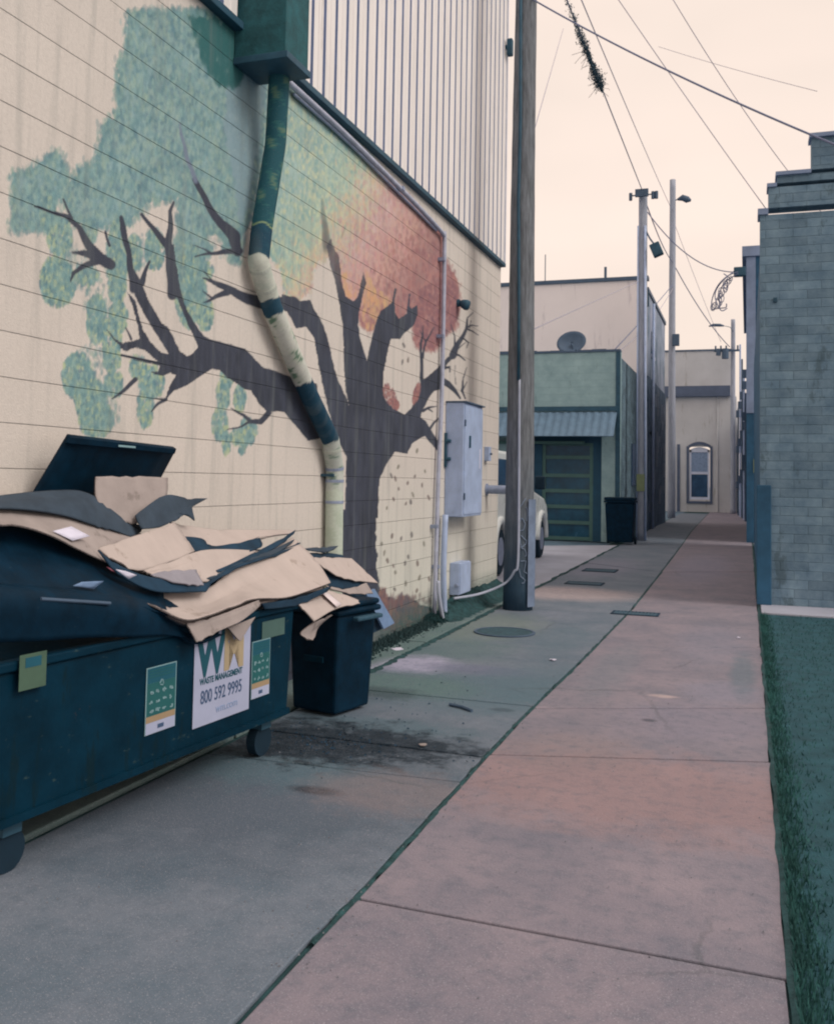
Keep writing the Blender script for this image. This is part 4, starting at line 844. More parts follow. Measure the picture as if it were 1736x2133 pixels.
MB().tube([a+Vector((-.45, 0, 0)), a+Vector((-.2, 0, .07)), a+Vector((.2, 0, .05)), a+Vector((.42, 0, 0))], [.03, .09, .09, .04], 12).build('lamp_head', m_cabdark, e, smooth=True)
MB().tube([a+Vector((.42, 0, 0)), a+Vector((.75, .2, -.05)), Vector((pD.x, pD.y-.14, a.z-.3))], .018, 8).build('arm', m_cabdark, e)

# ================================================================== WIRES
def wire(a, b, sag, r, mat, label, grp='overhead wires', n_=24):
    a = Vector(a); b = Vector(b); P = [a.lerp(b, i/n_)+Vector((0, 0, -4*sag*(i/n_)*(1-i/n_))) for i in range(n_+1)]
    o = MB().tube(P, r, 6).build('overhead_wire', mat, None, smooth=True); tag(o, label, 'wire', grp); return P
topA = Vector((pb.x, pb.y, 9.55)); aB = at_y(1337, 398, 29); aC = at_y(1398, 437, 50); aD = at_y(1518, 722, 60)
cable = wire(topA, aB, .0, .014, m_wire, 'thick cable from the big pole to the pale pole, vines on its near end')
wire(aB+Vector((.02, 0, -.1)), at_y(1399, 545, 50), .25, .02, m_wire, 'cable running on from the pale pole to the tall thin pole')
wire(at_y(1399, 545, 50), aD, .35, .025, m_wire, 'cable running from the tall thin pole down to the farthest pole')
wire(topA+Vector((.1, 0, .15)), aC, .1, .012, m_wirepale, 'thin wire just right of the vine covered cable')
wire(topA+Vector((.1, 0, .3)), at_y(1596, 438, 14.4), .05, .006, m_wirepale, 'faint thin wire from the big pole to the brick parapet')
wire(at_y(1090, -12, pb.y), at_y(2000, 405, 9), .12, .011, m_wire, 'thick dark service cable crossing the upper right sky')
wire(at_y(1395, -10, 13), at_y(1720, 455, 16), .15, .006, m_wirepale, 'thin slack wire crossing under the service cable to the right edge')
br = at_y(1541, 566, 29.7)
wire(aB+Vector((.05, 0, -.5)), br, .55, .016, m_wire, 'sagging cable from the pale pole to the bracket on the blue building')
wire(at_y(1400, 592, 50), at_y(1278, 729, 28.5), .05, .02, m_wire, 'service wire from the tall thin pole down to the garage roof')
wire(at_y(1400, 600, 50), at_y(1283, 735, 28.5), .3, .014, m_wirepale, 'second slacker service wire down to the garage roof')
wire(at_y(1100, 690, pb.y), at_y(1330, 585, 29), .0, .008, m_wirepale, 'faint line rising past the white building to the pale pole')
wire(at_y(1108, 285, pb.y), at_y(1172, 60, 20), .0, .006, m_wirepale, 'faint wire rising from the big pole just right of it')
wire(at_y(1405, 470, 50), at_y(1500, 712, 60), .1, .012, m_wirepale, 'pale wire dropping to the farthest pole above its cable')
wire(at_y(1370, 97, 16), at_y(1700, 190, 12), .02, .004, m_wirepale, 'faintest wire nearly level across the top right sky')
# vine on the cable
r_ = random.Random(5); mb = MB()
i0 = min(range(len(cable)), key=lambda i: abs(px(cable[i])[1]-80)); 
def cp(yv):
    for a, b in zip(cable, cable[1:]):
        ya, yb = px(a)[1], px(b)[1]
        if ya <= yv <= yb: return a.lerp(b, (yv-ya)/(yb-ya))
for k in range(3000):
    yv = 183-abs(r_.gauss(0, 1))*75
    p = cp(max(yv, -60)); 
    if p is None: continue
    wd = .028+.014*math.sin(yv*.09)
    if yv > 150: wd *= 1.5
    c_ = p+Vector((r_.gauss(0, wd), r_.gauss(0, .04), r_.gauss(-.02, .04))); s_ = r_.uniform(.012, .03)
    a = Vector((r_.uniform(-1, 1), r_.uniform(-1, 1), r_.uniform(-1, 1))).normalized(); b = a.orthogonal().normalized()
    mb.add([c_-a*s_, c_+b*s_*.5, c_+a*s_, c_-b*s_*.5], [(0, 1, 2, 3)])
for k in range(45):
    p = cp(r_.uniform(100, 186)); q = p+Vector((r_.gauss(-.05, .12), 0, -r_.uniform(.05, .3))); mb.tube([p, p.lerp(q, .5)+Vector((r_.gauss(0, .03), 0, 0)), q], .004, 4)
tag(mb.build('vine', m_vine), 'ragged dark vine clinging to the cable at the top of the sky', 'vine')

# ================================================================== PARKED CAR (seen past the wall corner)
wr = at_z(1040, 1200); wf = at_z(1122, 1163)
def make_car():
    XS = -4.05; YR_ = wr.y+.1; YF = wf.y+.3; wdt = 2.0
    e = empty('parked_car', (XS-wdt/2, (YR_+YF)/2, 0), 'white van parked beyond the wall corner, mostly hidden by the utility pole', 'car')
    XS = -4.2; e.rotation_euler.z = .04; y0, y1 = YR_-1.15, YF+.9; Rw = .42
    def arch(yc): return [(yc-.52+1.04*k/10, .42+math.sqrt(max(.52**2-(-.52+1.04*k/10)**2, 0))*.98) for k in range(11)]
    low_ = [(y0, .45)]+arch(YR_)+arch(YF)+[(y1, .45)]
    topl = [(y1, .9), (y1-.12, 1.15), (y1-.5, 1.3), (YF-.9, 1.46), (YF-1.8, 2.1), (YF-2.2, 2.2), (y0+.4, 2.2), (y0+.08, 1.9), (y0, 1.3)]
    P = low_+topl; mb = MB(); mb.slab([(XS-wdt, a, b) for a, b in P], (1, 0, 0), wdt); mb.build('body', m_carpaint, e, bevel=.05)
    for yc in (YR_, YF):
        for side in (0, 1):
            x_ = XS-.12 if side else XS-wdt+.12
            wv = MB(); wv.tube([(x_-.12, yc, Rw), (x_-.1, yc, Rw), (x_+.1, yc, Rw), (x_+.13, yc, Rw)], [Rw-.03, Rw, Rw, Rw-.03], 28); wo_ = wv.build('wheel', m_rubber, e, smooth=False)
            xf = x_+.132 if side else x_-.132
            rm = MB(); rm.tube([(xf-.01, yc, Rw), (xf+.006, yc, Rw)], .25, 20); rm.build('rim', m_galv, wo_)
        # flared arch on the visible side
        fl = MB(); A = [(yc+.56*math.cos(t), .42+.56*math.sin(t)) for t in [PI*k/14 for k in range(15)]]
        fl.tube([(XS+.0, a, b) for a, b in A], .07, 10); fl.build('wheel_arch', m_carpaint, e, smooth=True)
    MB().slab([(XS+.002, a, b) for a, b in [(YF-1.1, 1.52), (YF-2.0, 2.05), (y0+.5, 2.05), (y0+.35, 1.5)]], (1, 0, 0), .008).build('side_window', m_glass, e)
    MB().slab([(XS+.011, a, b) for a, b in [(YF-2.6, 1.48), (YF-2.5, 1.48), (YF-2.5, 2.1), (YF-2.6, 2.1)]], (1, 0, 0), .01).build('pillar', m_carpaint, e)
    MB().slab([(XS-wdt+.15, y0+.06, 1.35), (XS-.15, y0+.06, 1.35), (XS-.25, y0+.2, 2.0), (XS-wdt+.25, y0+.2, 2.0)], (0, -1, .2), .1).build('rear_window', m_glass, e)
    MB().box(XS-wdt-.02, XS+.02, y0-.12, y0+.02, .42, .68).build('bumper', m_galv, e, bevel=.04)
    MB().box(XS-.16, XS+.0, y0-.02, y0+.05, .95, 1.3).build('tail_light', M('tail_light_red', col(120, 50, 55), .3, 5, .1), e, bevel=.02)
    MB().box(XS+.05, XS+.25, YF-1.2, YF-1.05, 1.5, 1.78).build('side_mirror', m_rubber, e, bevel=.03)
make_car()

# ================================================================== GARAGE
GY = 27.5
g = empty('garage', (-5.2, GY, 0), 'grey green block garage with metal awning over its door', 'garage')
XR_ = -3.4; ztop = 5.4
dx0, dx1 = at_y(1128, 920, GY).x, at_y(1234, 920, GY).x; dz1 = at_y(1180, 922, GY).z
jx0 = at_y(1108, 920, GY).x; jx1 = at_y(1252, 920, GY).x; jz = 2.98
mb = MB(); mb.box(-11, jx0, GY, GY+.3, 0, ztop); mb.box(jx1, XR_, GY, GY+.3, 0, ztop); mb.box(jx0, jx1, GY, GY+.3, jz, ztop); mb.build('front_wall', m_garage, g)
MB().box(XR_-.3, XR_-.002, GY+.302, GY+7.4, 0, 5.25).build('side_wall', m_garageside, g)
MB().box(-11, XR_-.31, GY+.31, GY+7.3, ztop-.5, ztop-.3).build('roof', m_asph, g)
mb = MB(); x = -11
rr_ = random.Random(3)
while x < XR_: mb.box(x+.002, min(x+.4, XR_+.03), GY-.03, GY+.33, ztop+.003, ztop+.06+rr_.uniform(-.02, .03)); x += .4
mb.build('parapet_cap', m_cabdark, g)
MB().box(XR_-.12, XR_+.01, GY-.025, GY-.003, 0, ztop).build('corner_trim', m_trimdark, g)
mb = MB(); mb.box(jx0, dx0, GY+.06, GY+.25, 0, jz); mb.box(dx1, jx1, GY+.06, GY+.25, 0, jz); mb.box(dx0, dx1, GY+.06, GY+.25, dz1, jz); mb.build('door_surround', m_jamb, g)
dr = MB().box(dx0, dx1, GY+.12, GY+.18, 0, dz1).build('garage_door', m_door, g)
fr = MB(); bw = .1
ysb = [922, 950, 985, 1014, 1045, 1074, 1104, 1124]
for yy in (924, 952, 990, 1022, 1055, 1088, 1121): z = at_y(1180, yy, GY).z; fr.box(dx0+bw, dx1-bw, GY+.085, GY+.118, z-.05, z+.05)
fr.box(dx0, dx0+bw, GY+.08, GY+.118, 0, dz1); fr.box(dx1-bw, dx1, GY+.08, GY+.118, 0, dz1); fr.build('door_rails', m_muntin, dr)
# awning: ribbed metal sloping out
az1, az0 = at_y(1200, 858, GY).z, 2.96; ax1 = at_y(1284, 860, GY).x
mb = MB(); n_ = 34; V = []; xs_ = np.linspace(-11, ax1, n_*4+1)
for i, x in enumerate(xs_):
    b = .03 if i % 4 in (1, 2) else 0
    V += [(x, GY-.02-b, az1), (x, GY-.75-b, az0)]
mb.add(V, [[2*i, 2*i+1, 2*i+3, 2*i+2] for i in range(len(xs_)-1)]); aw = mb.build('awning', m_awn, g)
sm_ = aw.modifiers.new('t', 'SOLIDIFY'); sm_.thickness = .02
MB().box(-11, ax1+.02, GY-.06, GY-.002, az1+.03, az1+.16).build('awning_rail', m_trimdark, g)
MB().box(-11, ax1-.9, GY-.14, GY-.003, az0-.2, az0-.12).build('lintel', m_muntin, g)
for y_ in (30.4,): MB().box(XR_-.001, XR_+.03, y_, y_+.9, 1.6, 2.9).build('side_window', m_glass, g)
MB().tube([(XR_+.05, GY+4.3, 0), (XR_+.05, GY+4.3, 5.2)], .05, 10).build('drain_pipe', m_cab, g, smooth=True)
# satellite dish on the garage roof
a = at_y(1189, 716, GY+.8)
e = empty('satellite_dish', (a.x, GY+.8, ztop), 'grey satellite dish seen from behind on the garage roof edge', 'satellite dish')
Rm = Matrix.Rotation(math.radians(15), 3, 'Z')@Matrix.Rotation(math.radians(-20), 3, 'Y')@Matrix.Rotation(math.radians(72), 3, 'X')
V = [a]; Fc = []; seg = 28
V = []; 
for i in range(6):
    r = .44*(i+.02)/5
    for k in range(seg): V.append(a+Vector((0, 0, .05))+Rm@Vector((r*math.cos(2*PI*k/seg), r*.8*math.sin(2*PI*k/seg), -.5*(.44*.44-r*r))))
for i in range(5):
    for k in range(seg): Fc.append([i*seg+k, i*seg+(k+1) % seg, (i+1)*seg+(k+1) % seg, (i+1)*seg+k])
d_ = MB().add(V, Fc).build('dish', m_cabdark, e, smooth=True); sm_ = d_.modifiers.new('t', 'SOLIDIFY'); sm_.thickness = .02
MB().tube([(a.x+.1, GY+.8, ztop-.2), (a.x+.05, GY+.8, ztop+.3), a], .03, 8).build('mast', m_cabdark, e)
MB().tube([a+Rm@Vector((0, -.35, 0)), a+Rm@Vector((0, -.4, .45))], .02, 8).build('feed_arm', m_cabdark, e)
# waste bin by the garage door
def cart(name, label, cx_, cy_, wdt, dep, hgt, mat, grp, rz=0):
    e = empty(name, (cx_, cy_, 0), label, 'waste bin', grp); a = Matrix.Rotation(rz, 3, 'Z'); o_ = Vector((cx_, cy_, 0))
    def bx(x0, x1, y0, y1, z0, z1, tx=0, nm='', m_=mat, bv=.02):
        P = [(x0+tx, y0+tx, z0), (x1-tx, y0+tx, z0), (x1-tx, y1-tx, z0), (x0+tx, y1-tx, z0), (x0, y0, z1), (x1, y0, z1), (x1, y1, z1), (x0, y1, z1)]
        return MB().hexa([o_+a@Vector(p) for p in P]).build(nm, m_, e, bevel=bv)
    w_, d_ = wdt/2, dep/2
    bx(-w_, w_, -d_, d_, .06, hgt*.88, .05, 'bin_body'); bx(-w_-.03, w_+.03, -d_-.03, d_+.03, hgt*.885, hgt*.93, 0, 'rim')
    bx(-w_-.02, w_+.02, -d_-.04, d_+.02, hgt*.935, hgt, -.0, 'lid'); bx(-w_+.06, w_-.06, d_+.04, d_+.08, hgt*.86, hgt*.9, 0, 'handle', m_rubber, .01)
    for s_ in (-1, 1):
        P = [o_+a@Vector((s_*(w_-.02)-.03, d_-.02, .1)), o_+a@Vector((s_*(w_-.02)+.03, d_-.02, .1))]; MB().tube(P, .1, 16).build('wheel', m_rubber, e)
    return e
cart('waste_bin', 'dark waste bin against the garage front, right of its door', at_z(1292, 1133).x-.02, GY-.62, .78, .6, 1.28, m_dark, 'wheeled waste bins')

# ================================================================== WHITE BUILDING BEHIND THE GARAGE
wbY = GY+7.8; wz = at_y(1330, 583, wbY).z
b2 = empty('white_building', (-6, wbY, 0), 'tall pale stucco building behind the garage with weathered side wall', 'building')
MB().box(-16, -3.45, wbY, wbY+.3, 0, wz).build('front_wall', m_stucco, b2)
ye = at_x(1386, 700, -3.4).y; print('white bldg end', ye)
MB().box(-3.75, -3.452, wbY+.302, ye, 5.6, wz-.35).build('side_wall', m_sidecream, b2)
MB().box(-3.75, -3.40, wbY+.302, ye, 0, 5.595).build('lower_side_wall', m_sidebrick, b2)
MB().box(-16, -3.76, wbY+.31, ye, wz-1.2, wz-1.0).build('roof', m_asph, b2)
MB().box(-16, -3.38, wbY-.06, wbY+.34, wz+.003, wz+.14).build('coping', m_cabdark, b2)
MB().box(-3.8, -3.40, wbY+.35, ye, wz-.345, wz-.2).build('side_coping', m_cabdark, b2)
MB().box(-3.45, -3.40, wbY+.35, wbY+.5, wz-.9, wz-.35).build('bracket', m_trimdark, b2)
for (x0, x1, yt, yb) in ((1358, 1364, 690, 745), (1352, 1356, 850, 900)):
    a = at_x(x0, yt, -3.4); b = at_x(x1, yb, -3.4)
    f_ = MB().box(-3.449, -3.42, a.y, b.y, b.z, a.z).build('window', m_glass, b2); MB().box(-3.448, -3.40, a.y-.05, b.y+.05, b.z-.12, b.z-.005).build('sill', m_trimlight, f_)
r_ = random.Random(2); m_patch = M('wall_patches', col(112, 118, 128), .9, 4, .3)
for k in range(22):
    y_ = r_.uniform(wbY+.5, ye-.8); z_ = r_.uniform(.5, 5.2); MB().box(-3.397, -3.39+.0004*k, y_, y_+r_.uniform(.2, .9), z_, z_+r_.uniform(.15, .8)).build('wall_patch', m_patch, b2)
MB().tube([(-3.33, wbY+1.6, 0), (-3.33, wbY+1.6, wz-.6)], .05, 10).build('drain_pipe', m_cab, b2, smooth=True)
for x, yt, r in ((1135, 530, .018), (1260, 556, .05)):
    p = at_y(x, yt, wbY+.6); q = Vector((p.x, wbY+.6, wz-1.1)); o = MB().tube([q, p], r, 8).build('roof_vent' if r > .03 else 'antenna_mast', m_cabdark, None)
    tag(o, 'short vent pipe on the roof of the white building' if r > .03 else 'thin antenna mast on the roof of the white building', 'vent pipe' if r > .03 else 'antenna')
MB().box(-12, -3.1, ye+.05, ye+.06, 0, .01)

# ================================================================== FAR HOUSE
FY = 62
f0, f1 = at_y(1395, 800, FY).x, at_y(1516, 800, FY).x
b3 = empty('far_house', ((f0+f1)/2, FY, 0), 'cream flat roofed house closing the far end of the alley', 'house')
z0_, z1_, zt_ = at_y(1470, 826, FY).z, at_y(1470, 804, FY).z, at_y(1470, 730, FY).z
wl, wr_ = at_y(1434, 950, FY).x, at_y(1477, 950, FY).x; wb_, wt_ = at_y(1455, 1040, FY).z, at_y(1455, 930, FY).z
mb = MB(); mb.box(f0-3, wl, FY, FY+.4, 0, z0_).box(wr_, f1+.45, FY, FY+.4, 0, z0_).box(wl, wr_, FY, FY+.4, 0, wb_).box(wl, wr_, FY, FY+.4, wt_, z0_); mb.build('lower_wall', m_far, b3)
MB().box(f0-3, f1+.3, FY+.15, FY+.5, z1_, zt_).build('upper_wall', m_far, b3)
MB().box(f0-3, f1+.1, FY-.35, FY+.55, z0_+.003, z1_-.003).build('cornice', m_farcorn, b3)
MB().box(f1+.05, f1+.449, FY+.402, FY+9, 0, z0_).build('side_wall', m_far, b3)
MB().box(f0-3, f1+.3, FY+.1, FY+.55, zt_+.003, zt_+.1).build('coping', m_cabdark, b3)
wd = empty('window', ((wl+wr_)/2, FY, wb_), None, None); wd.parent = b3; wd.location = Vector(((wl+wr_)/2, FY, wb_))-b3.location
def pw(v): return v
mb = MB(); t = .13; zm = at_y(1455, 985, FY).z
mb.box(wl+.02, wl+t, FY+.06, FY+.14, wb_+.02, wt_-.2).box(wr_-t, wr_-.02, FY+.06, FY+.14, wb_+.02, wt_-.2).box(wl+.02, wr_-.02, FY+.05, FY+.14, wb_, wb_+.15).box(wl+t, wr_-t, FY+.07, FY+.14, zm-.08, zm+.08)
A = []; cxw = (wl+wr_)/2; hw = (wr_-wl)/2
for k in range(13):
    u = -1+2*k/12; A.append((cxw+hw*.97*u, FY+.06, wt_-.2+.17*(1-u*u)))
mb.slab([(cxw-hw*.97, FY+.06, wt_-.34)]+A+[(cxw+hw*.97, FY+.06, wt_-.34)], (0, 1, 0), .08); mb.build('frame', m_winfr, wd)
MB().box(wl+t, wr_-t, FY+.10, FY+.13, zm+.08, wt_-.34).build('upper_pane', m_curtain, wd)
MB().box(wl+t, wr_-t, FY+.10, FY+.13, wb_+.15, zm-.08).build('lower_pane', m_glass, wd)
mb = MB()
A2 = [(cxw+(hw+.06)*(-1+2*k/12), wt_-.13+.24*(1-(-1+2*k/12)**2)) for k in range(13)]
for (a, b), (c_, d) in zip(A2, A2[1:]): mb.slab([(a, FY-.05, b), (c_, FY-.05, d), (c_, FY-.05, d+.2), (a, FY-.05, b+.2)], (0, 1, 0), .2)
mb.box(wl-.16, wl-.01, FY-.04, FY+.1, wb_-.1, wt_+.02).box(wr_+.01, wr_+.16, FY-.04, FY+.1, wb_-.1, wt_+.02).box(wl-.16, wr_+.16, FY-.07, FY+.1, wb_-.25, wb_-.103); mb.build('surround', m_farcorn, wd)
MB().tube([(at_y(1493, 900, FY).x, FY-.05, 0), (at_y(1493, 900, FY).x, FY-.05, z0_)], .04, 8).build('drain_pipe', m_far, b3)
a = at_y(1411, 920, FY-1)
# small door edge left of the window
MB().box(at_y(1409, 900, FY-.02).x, at_y(1415, 900, FY-.02).x, FY-.06, FY-.003, 0, at_y(1412, 925, FY).z).build('door', m_farcorn, b3)

# ================================================================== RIGHT BRICK BUILDING
BY = 14.2; bx0 = .17
b4 = empty('brick_building', (1.5, BY, 0), 'grey brick building with stepped parapet at the right of the alley', 'building')
s1, s2, s3 = at_y(1600, 447, BY).z, at_y(1600, 390, BY).z, at_y(1620, 365, BY).z
x1_, x2_ = at_y(1599, 420, BY).x, at_y(1617, 380, BY).x
MB().box(bx0, 6, BY, BY+.35, 0, s1).build('front_wall', m_brick, b4)
MB().box(bx0+.002, bx0+.3, BY+.352, BY+14, 0, s1-.5).build('side_wall', m_bluewall, b4)
MB().box(x1_, 6, BY+.02, BY+.33, s1+.10, s2).build('parapet_step', m_brick, b4)
MB().box(x2_, 6, BY+.04, BY+.31, s2+.06, s3).build('parapet_step', m_brick, b4)
MB().box(.85, 6, BY+.05, BY+.30, s3+.06, s3+.5).build('parapet_step', m_brick, b4)
MB().box(bx0-.03, x1_-.003, BY-.03, BY+.38, s1+.003, s1+.09).build('coping', m_bluelight, b4)
MB().box(x1_-.02, x2_-.003, BY-.02, BY+.36, s2+.003, s2+.055).build('coping', m_bluelight, b4)
MB().box(x2_-.02, .84, BY-.01, BY+.36, s3+.003, s3+.055).build('coping', m_bluelight, b4)
MB().box(.82, 6, BY-.01, BY+.36, s3+.505, s3+.56).build('coping', m_bluelight, b4)
a = at_y(1590, 1262, BY-.06); c0, c1 = at_y(1583, 1100, BY-.06).x, at_y(1612, 1100, BY-.06).x; zt4 = at_y(1600, 1010, BY-.06).z
MB().box(bx0-.05, bx0+.14, BY-.1, BY-.003, .03, zt4).build('corner_guard', m_bluewall, b4, bevel=.01)
a = at_y(1612, 625, BY); MB().box(a.x-.02, a.x+.03, BY-.04, BY-.002, a.z-.03, a.z+.03).build('bolt_plate', m_trimdark, b4)
# blue building beyond
BZ = at_y(1560, 510, 29.9).z; q0 = at_y(1553, 800, 29.9).x
b5 = empty('blue_building', (q0, 29.9, 0), 'narrow blue grey painted building beyond the brick one', 'building')
MB().box(q0, 6, 29.9, 45, 0, BZ-.35).build('wall', m_bluewall, b5)
MB().box(q0-.004, q0+.26, 29.87, 29.897, 3.8, BZ-.36).build('pale_panel', m_bluelight, b5)
MB().box(q0-.12, 6, 29.8, 45.1, BZ-.35, BZ-.05).build('cornice', m_bluelight, b5)
a = at_y(1572, 970, 29.85); MB().box(a.x-.06, a.x+.06, 29.84, 29.86, a.z-.2, a.z+.2).build('yellow_sign', m_yellow, b5)
# more fronts farther down on the right
b6 = empty('side_building', (.1, 46, 0), 'low far building on the right with meters and pipes on its wall', 'building')
MB().box(.12, 7, 46, 75, 0, 6.2).build('wall', m_bluelight, b6)
mb = MB(); r_ = random.Random(8)
for k in range(9): y_ = 46+k*1.6; mb.box(-.08, .118, y_, y_+.5, 1.2+r_.uniform(0, 2.5), 2.0+r_.uniform(.5, 3))
mb.build('meter_box', m_cabdark, b6)
for k, x in enumerate((1536, 1540, 1544, 1548, 1551)):
    q = at_y(x, 1040, 57-k*2.4); MB().tube([(q.x, q.y, 0), (q.x, q.y, 6+1.1*((k*7) % 4))], .045, 8).build('riser_pipe', m_cab if k % 2 else m_cabdark, b6)
    for j in range(3): MB().box(q.x-.12, q.x+.16, q.y-.1, q.y+.1, 1.5+j*2+.3*k, 1.9+j*2+.3*k).build('meter', m_cabdark, b6)
# cable bracket with hanging coil
a = at_y(1543, 566, 29.7)
e = empty('cable_bracket', a, 'dark bracket on the blue building holding the incoming cables', 'bracket')
MB().box(a.x-.22, a.x+.12, 29.6, 29.8, a.z-.14, a.z+.14).build('arm', m_trimdark, e, bevel=.03)
mb = MB(); r_ = random.Random(4)
for P in ([(1536, 566), (1515, 574), (1498, 590), (1485, 610), (1480, 630), (1482, 645)], [(1536, 570), (1512, 585), (1500, 600), (1496, 620), (1498, 640)], [(1530, 562), (1508, 580), (1492, 600), (1488, 620), (1500, 646), (1512, 642)], [(1515, 576), (1505, 570)], [(1480, 645), (1495, 642), (1510, 640), (1512, 632)]):
    mb.tube(catmull([at_y(x+r_.uniform(-1, 1), y, 29.6+r_.uniform(-.15, .1)) for x, y in P], 6), .016, 6)
for k in range(16):
    t = k/15; cx_ = 1518-32*t; cy_ = 580+60*t; c_ = at_y(cx_+r_.uniform(-4, 4), cy_, 29.6); rr = r_.uniform(.06, .13)
    an = r_.uniform(0, PI); mb.tube([c_+Vector((rr*math.cos(2*PI*q/10)*.7, rr*math.sin(an)*math.cos(2*PI*q/10), rr*math.sin(2*PI*q/10)*1.2)) for q in range(11)], .012, 5)
tag(mb.build('cable_coil', m_wire), 'tangled coil of cable hanging from the bracket on the blue building', 'cable coil')

# ================================================================== DUMPSTER
AD = math.radians(5); DP = Vector((-2.62, 5.5, 0)); Dn = Vector((math.cos(AD), -math.sin(AD), 0)); Du = Vector((-math.sin(AD), -math.cos(AD), 0)); Dz = Vector((0, 0, 1))
def DL(u, o_, z): return DP+Du*u+Dn*o_+Dz*z        # u towards the camera, o outwards, z up
def fp(x, y, o_=0.0): return at_plane(x, y, DP+Dn*o_, Dn)
dm = empty('dumpster', DL(1.25, -.3, 0), 'dark green steel dumpster overflowing with flattened cardboard', 'dumpster')
def dbox(u0, u1, o0, o1, z0, z1): return [DL(u, o_, z) for z in (z0, z1) for u, o_ in ((u0, o0), (u1, o0), (u1, o1), (u0, o1))]
U0, U1, DD = .11, 2.42, -.6
mb = MB()
mb.hexa([DL(U0+.05, DD+.05, .23), DL(U1-.05, DD+.05, .23), DL(U1-.05, -.003, .23), DL(U0+.05, -.003, .23), DL(U0, DD, 1.0), DL(U1, DD, 1.0), DL(U1, 0, .84), DL(U0, 0, .84)])
mb.build('container', m_dump, dm, bevel=.01)
MB().hexa(dbox(U0-.02, U1+.02, -.05, .02, .845, .885)).build('front_rim', m_dump, dm, bevel=.008)
MB().hexa(dbox(U0-.02, U1+.02, DD-.02, DD+.06, 1.002, 1.12)).build('back_rim', m_dump, dm, bevel=.008)
MB().hexa(dbox(U0+.04, U1, -.03, .012, .225, .26)).build('bottom_rail', m_dump, dm)
MB().hexa(dbox(U0-.09, U0-.003, -.5, -.12, .62, .72)).build('lift_sleeve', m_dump, dm, bevel=.01)
for u in (U0+.2, U1-.2):
    for o_ in (-.1, -.5):
        c_ = DL(u, o_, 0); cs = empty('caster', c_, None, None); cs.parent = dm; cs.location = c_-dm.location
        MB().hexa([DL(u+a, o_+b, z) for z in (.16, .23) for a, b in ((-.05, -.05), (.05, -.05), (.05, .05), (-.05, .05))]).build('fork', m_trimdark, cs)
        MB().tube([c_+Dn*-.03+Dz*.09, c_+Dn*.03+Dz*.09], .09, 20).build('wheel', m_rubber, cs)
# stickers on the front face
fo = .0 if True else 0
def plate(u0, u1, z0, z1, o0, mat, name, parent, r=.0):
    return MB().hexa(dbox(u1, u0, o0, o0+.002, z0, z1)).build(name, mat, parent)
sg = plate(.585, 1.10, .34, .86, .002, m_white, 'company_sign', dm)
ux = -Du
# bold two-letter mark: heavy slanted W and M built as polygons
def glyph(P, u_, z_, mat, nm, o0=.0045):
    MB().slab([DL(u_-x, o0, z_+y) for x, y in P], Dn, .001).build(nm, mat, sg)
z0 = .60; hL = .21
text_mesh('W', .30, DL(.955, .0045, z0+.005), ux, Dz, Dn, m_wgreen, 'logo_letter', sg, .0008, .78, .012)
text_mesh('M', .30, DL(.745, .0045, z0+.005), ux, Dz, Dn, m_wgold, 'logo_letter', sg, .0008, .85, .012)
text_mesh('WASTE MANAGEMENT', .047, DL(.855, .0045, .555), ux, Dz, Dn, m_wgreen, 'sign_text', sg, .0008, .80, .001)
text_mesh('800 592 9995', .098, DL(.85, .0045, .455), ux, Dz, Dn, m_ink, 'phone_number', sg, .0008, .70, .0006)
text_mesh('wm.com', .062, DL(.80, .0045, .385), ux, Dz, Dn, m_inkfaint, 'sign_text', sg, .0008, .95, .0)
def sticker(uL, uR, zb_, zt_, nm='recycling_sticker'):
    s_ = plate(uR, uL, zb_, zt_, .002, m_sticon, nm, dm); H = zt_-zb_; Wd = uL-uR
    def q(a0, a1, b0, b1, mat, n_='panel', o0=.0045): MB().hexa([DL(u, o_, z) for z in (zb_+H*b0, zb_+H*b1) for u, o_ in ((uL-Wd*a0, o0), (uL-Wd*a1, o0), (uL-Wd*a1, o0+.0008), (uL-Wd*a0, o0+.0008))]).build(n_, mat, s_)
    q(.03, .97, .76, .985, m_stdark); q(.03, .97, .27, .758, m_stgreen); q(.02, .98, .175, .268, m_stgold); q(.02, .98, .005, .173, m_white)
    q(.40, .60, .06, .12, m_ink, 'mark', .006)
    mb = MB()
    def chip(a, b, w_, h_):
        mb.hexa([DL(u, o_, z) for z in (zb_+H*(b-h_/2), zb_+H*(b+h_/2)) for u, o_ in ((uL-Wd*(a-w_/2), .006), (uL-Wd*(a+w_/2), .006), (uL-Wd*(a+w_/2), .0068), (uL-Wd*(a-w_/2), .0068))])
    r_ = random.Random(int(uL*100))
    for row, bb in enumerate((.62, .48, .34)):
        for k in range(4):
            a = .17+.22*k
            for z in range(4): chip(a+r_.uniform(-.05, .05), bb+r_.uniform(-.02, .02), r_.uniform(.03, .08), r_.uniform(.012, .04))
    mb.build('icons', m_sticon, s_)
    mb2 = MB()
    for k in range(3):
        b = .94-.045*k; mb2.hexa([DL(u, o_, z) for z in (zb_+H*(b-.006), zb_+H*(b+.006)) for u, o_ in ((uL-Wd*.1, .006), (uL-Wd*.9, .006), (uL-Wd*.9, .0068), (uL-Wd*.1, .0068))])
    mb2.build('text_lines', m_stgreen, s_)
    tr = MB(); c_ = DL(uL-Wd*.5, .006, zb_+H*.735)
    for k in range(3):
        a0 = PI/2+k*2*PI/3; a1 = a0+2*PI/3*.8; rr = Wd*.07
        P0 = c_+ux*rr*math.cos(a0)+Dz*rr*math.sin(a0); P1 = c_+ux*rr*math.cos(a1)+Dz*rr*math.sin(a1); tr.tube([P0, P1], .003, 5)
    tr.build('recycling_arrows', m_sticon, s_)
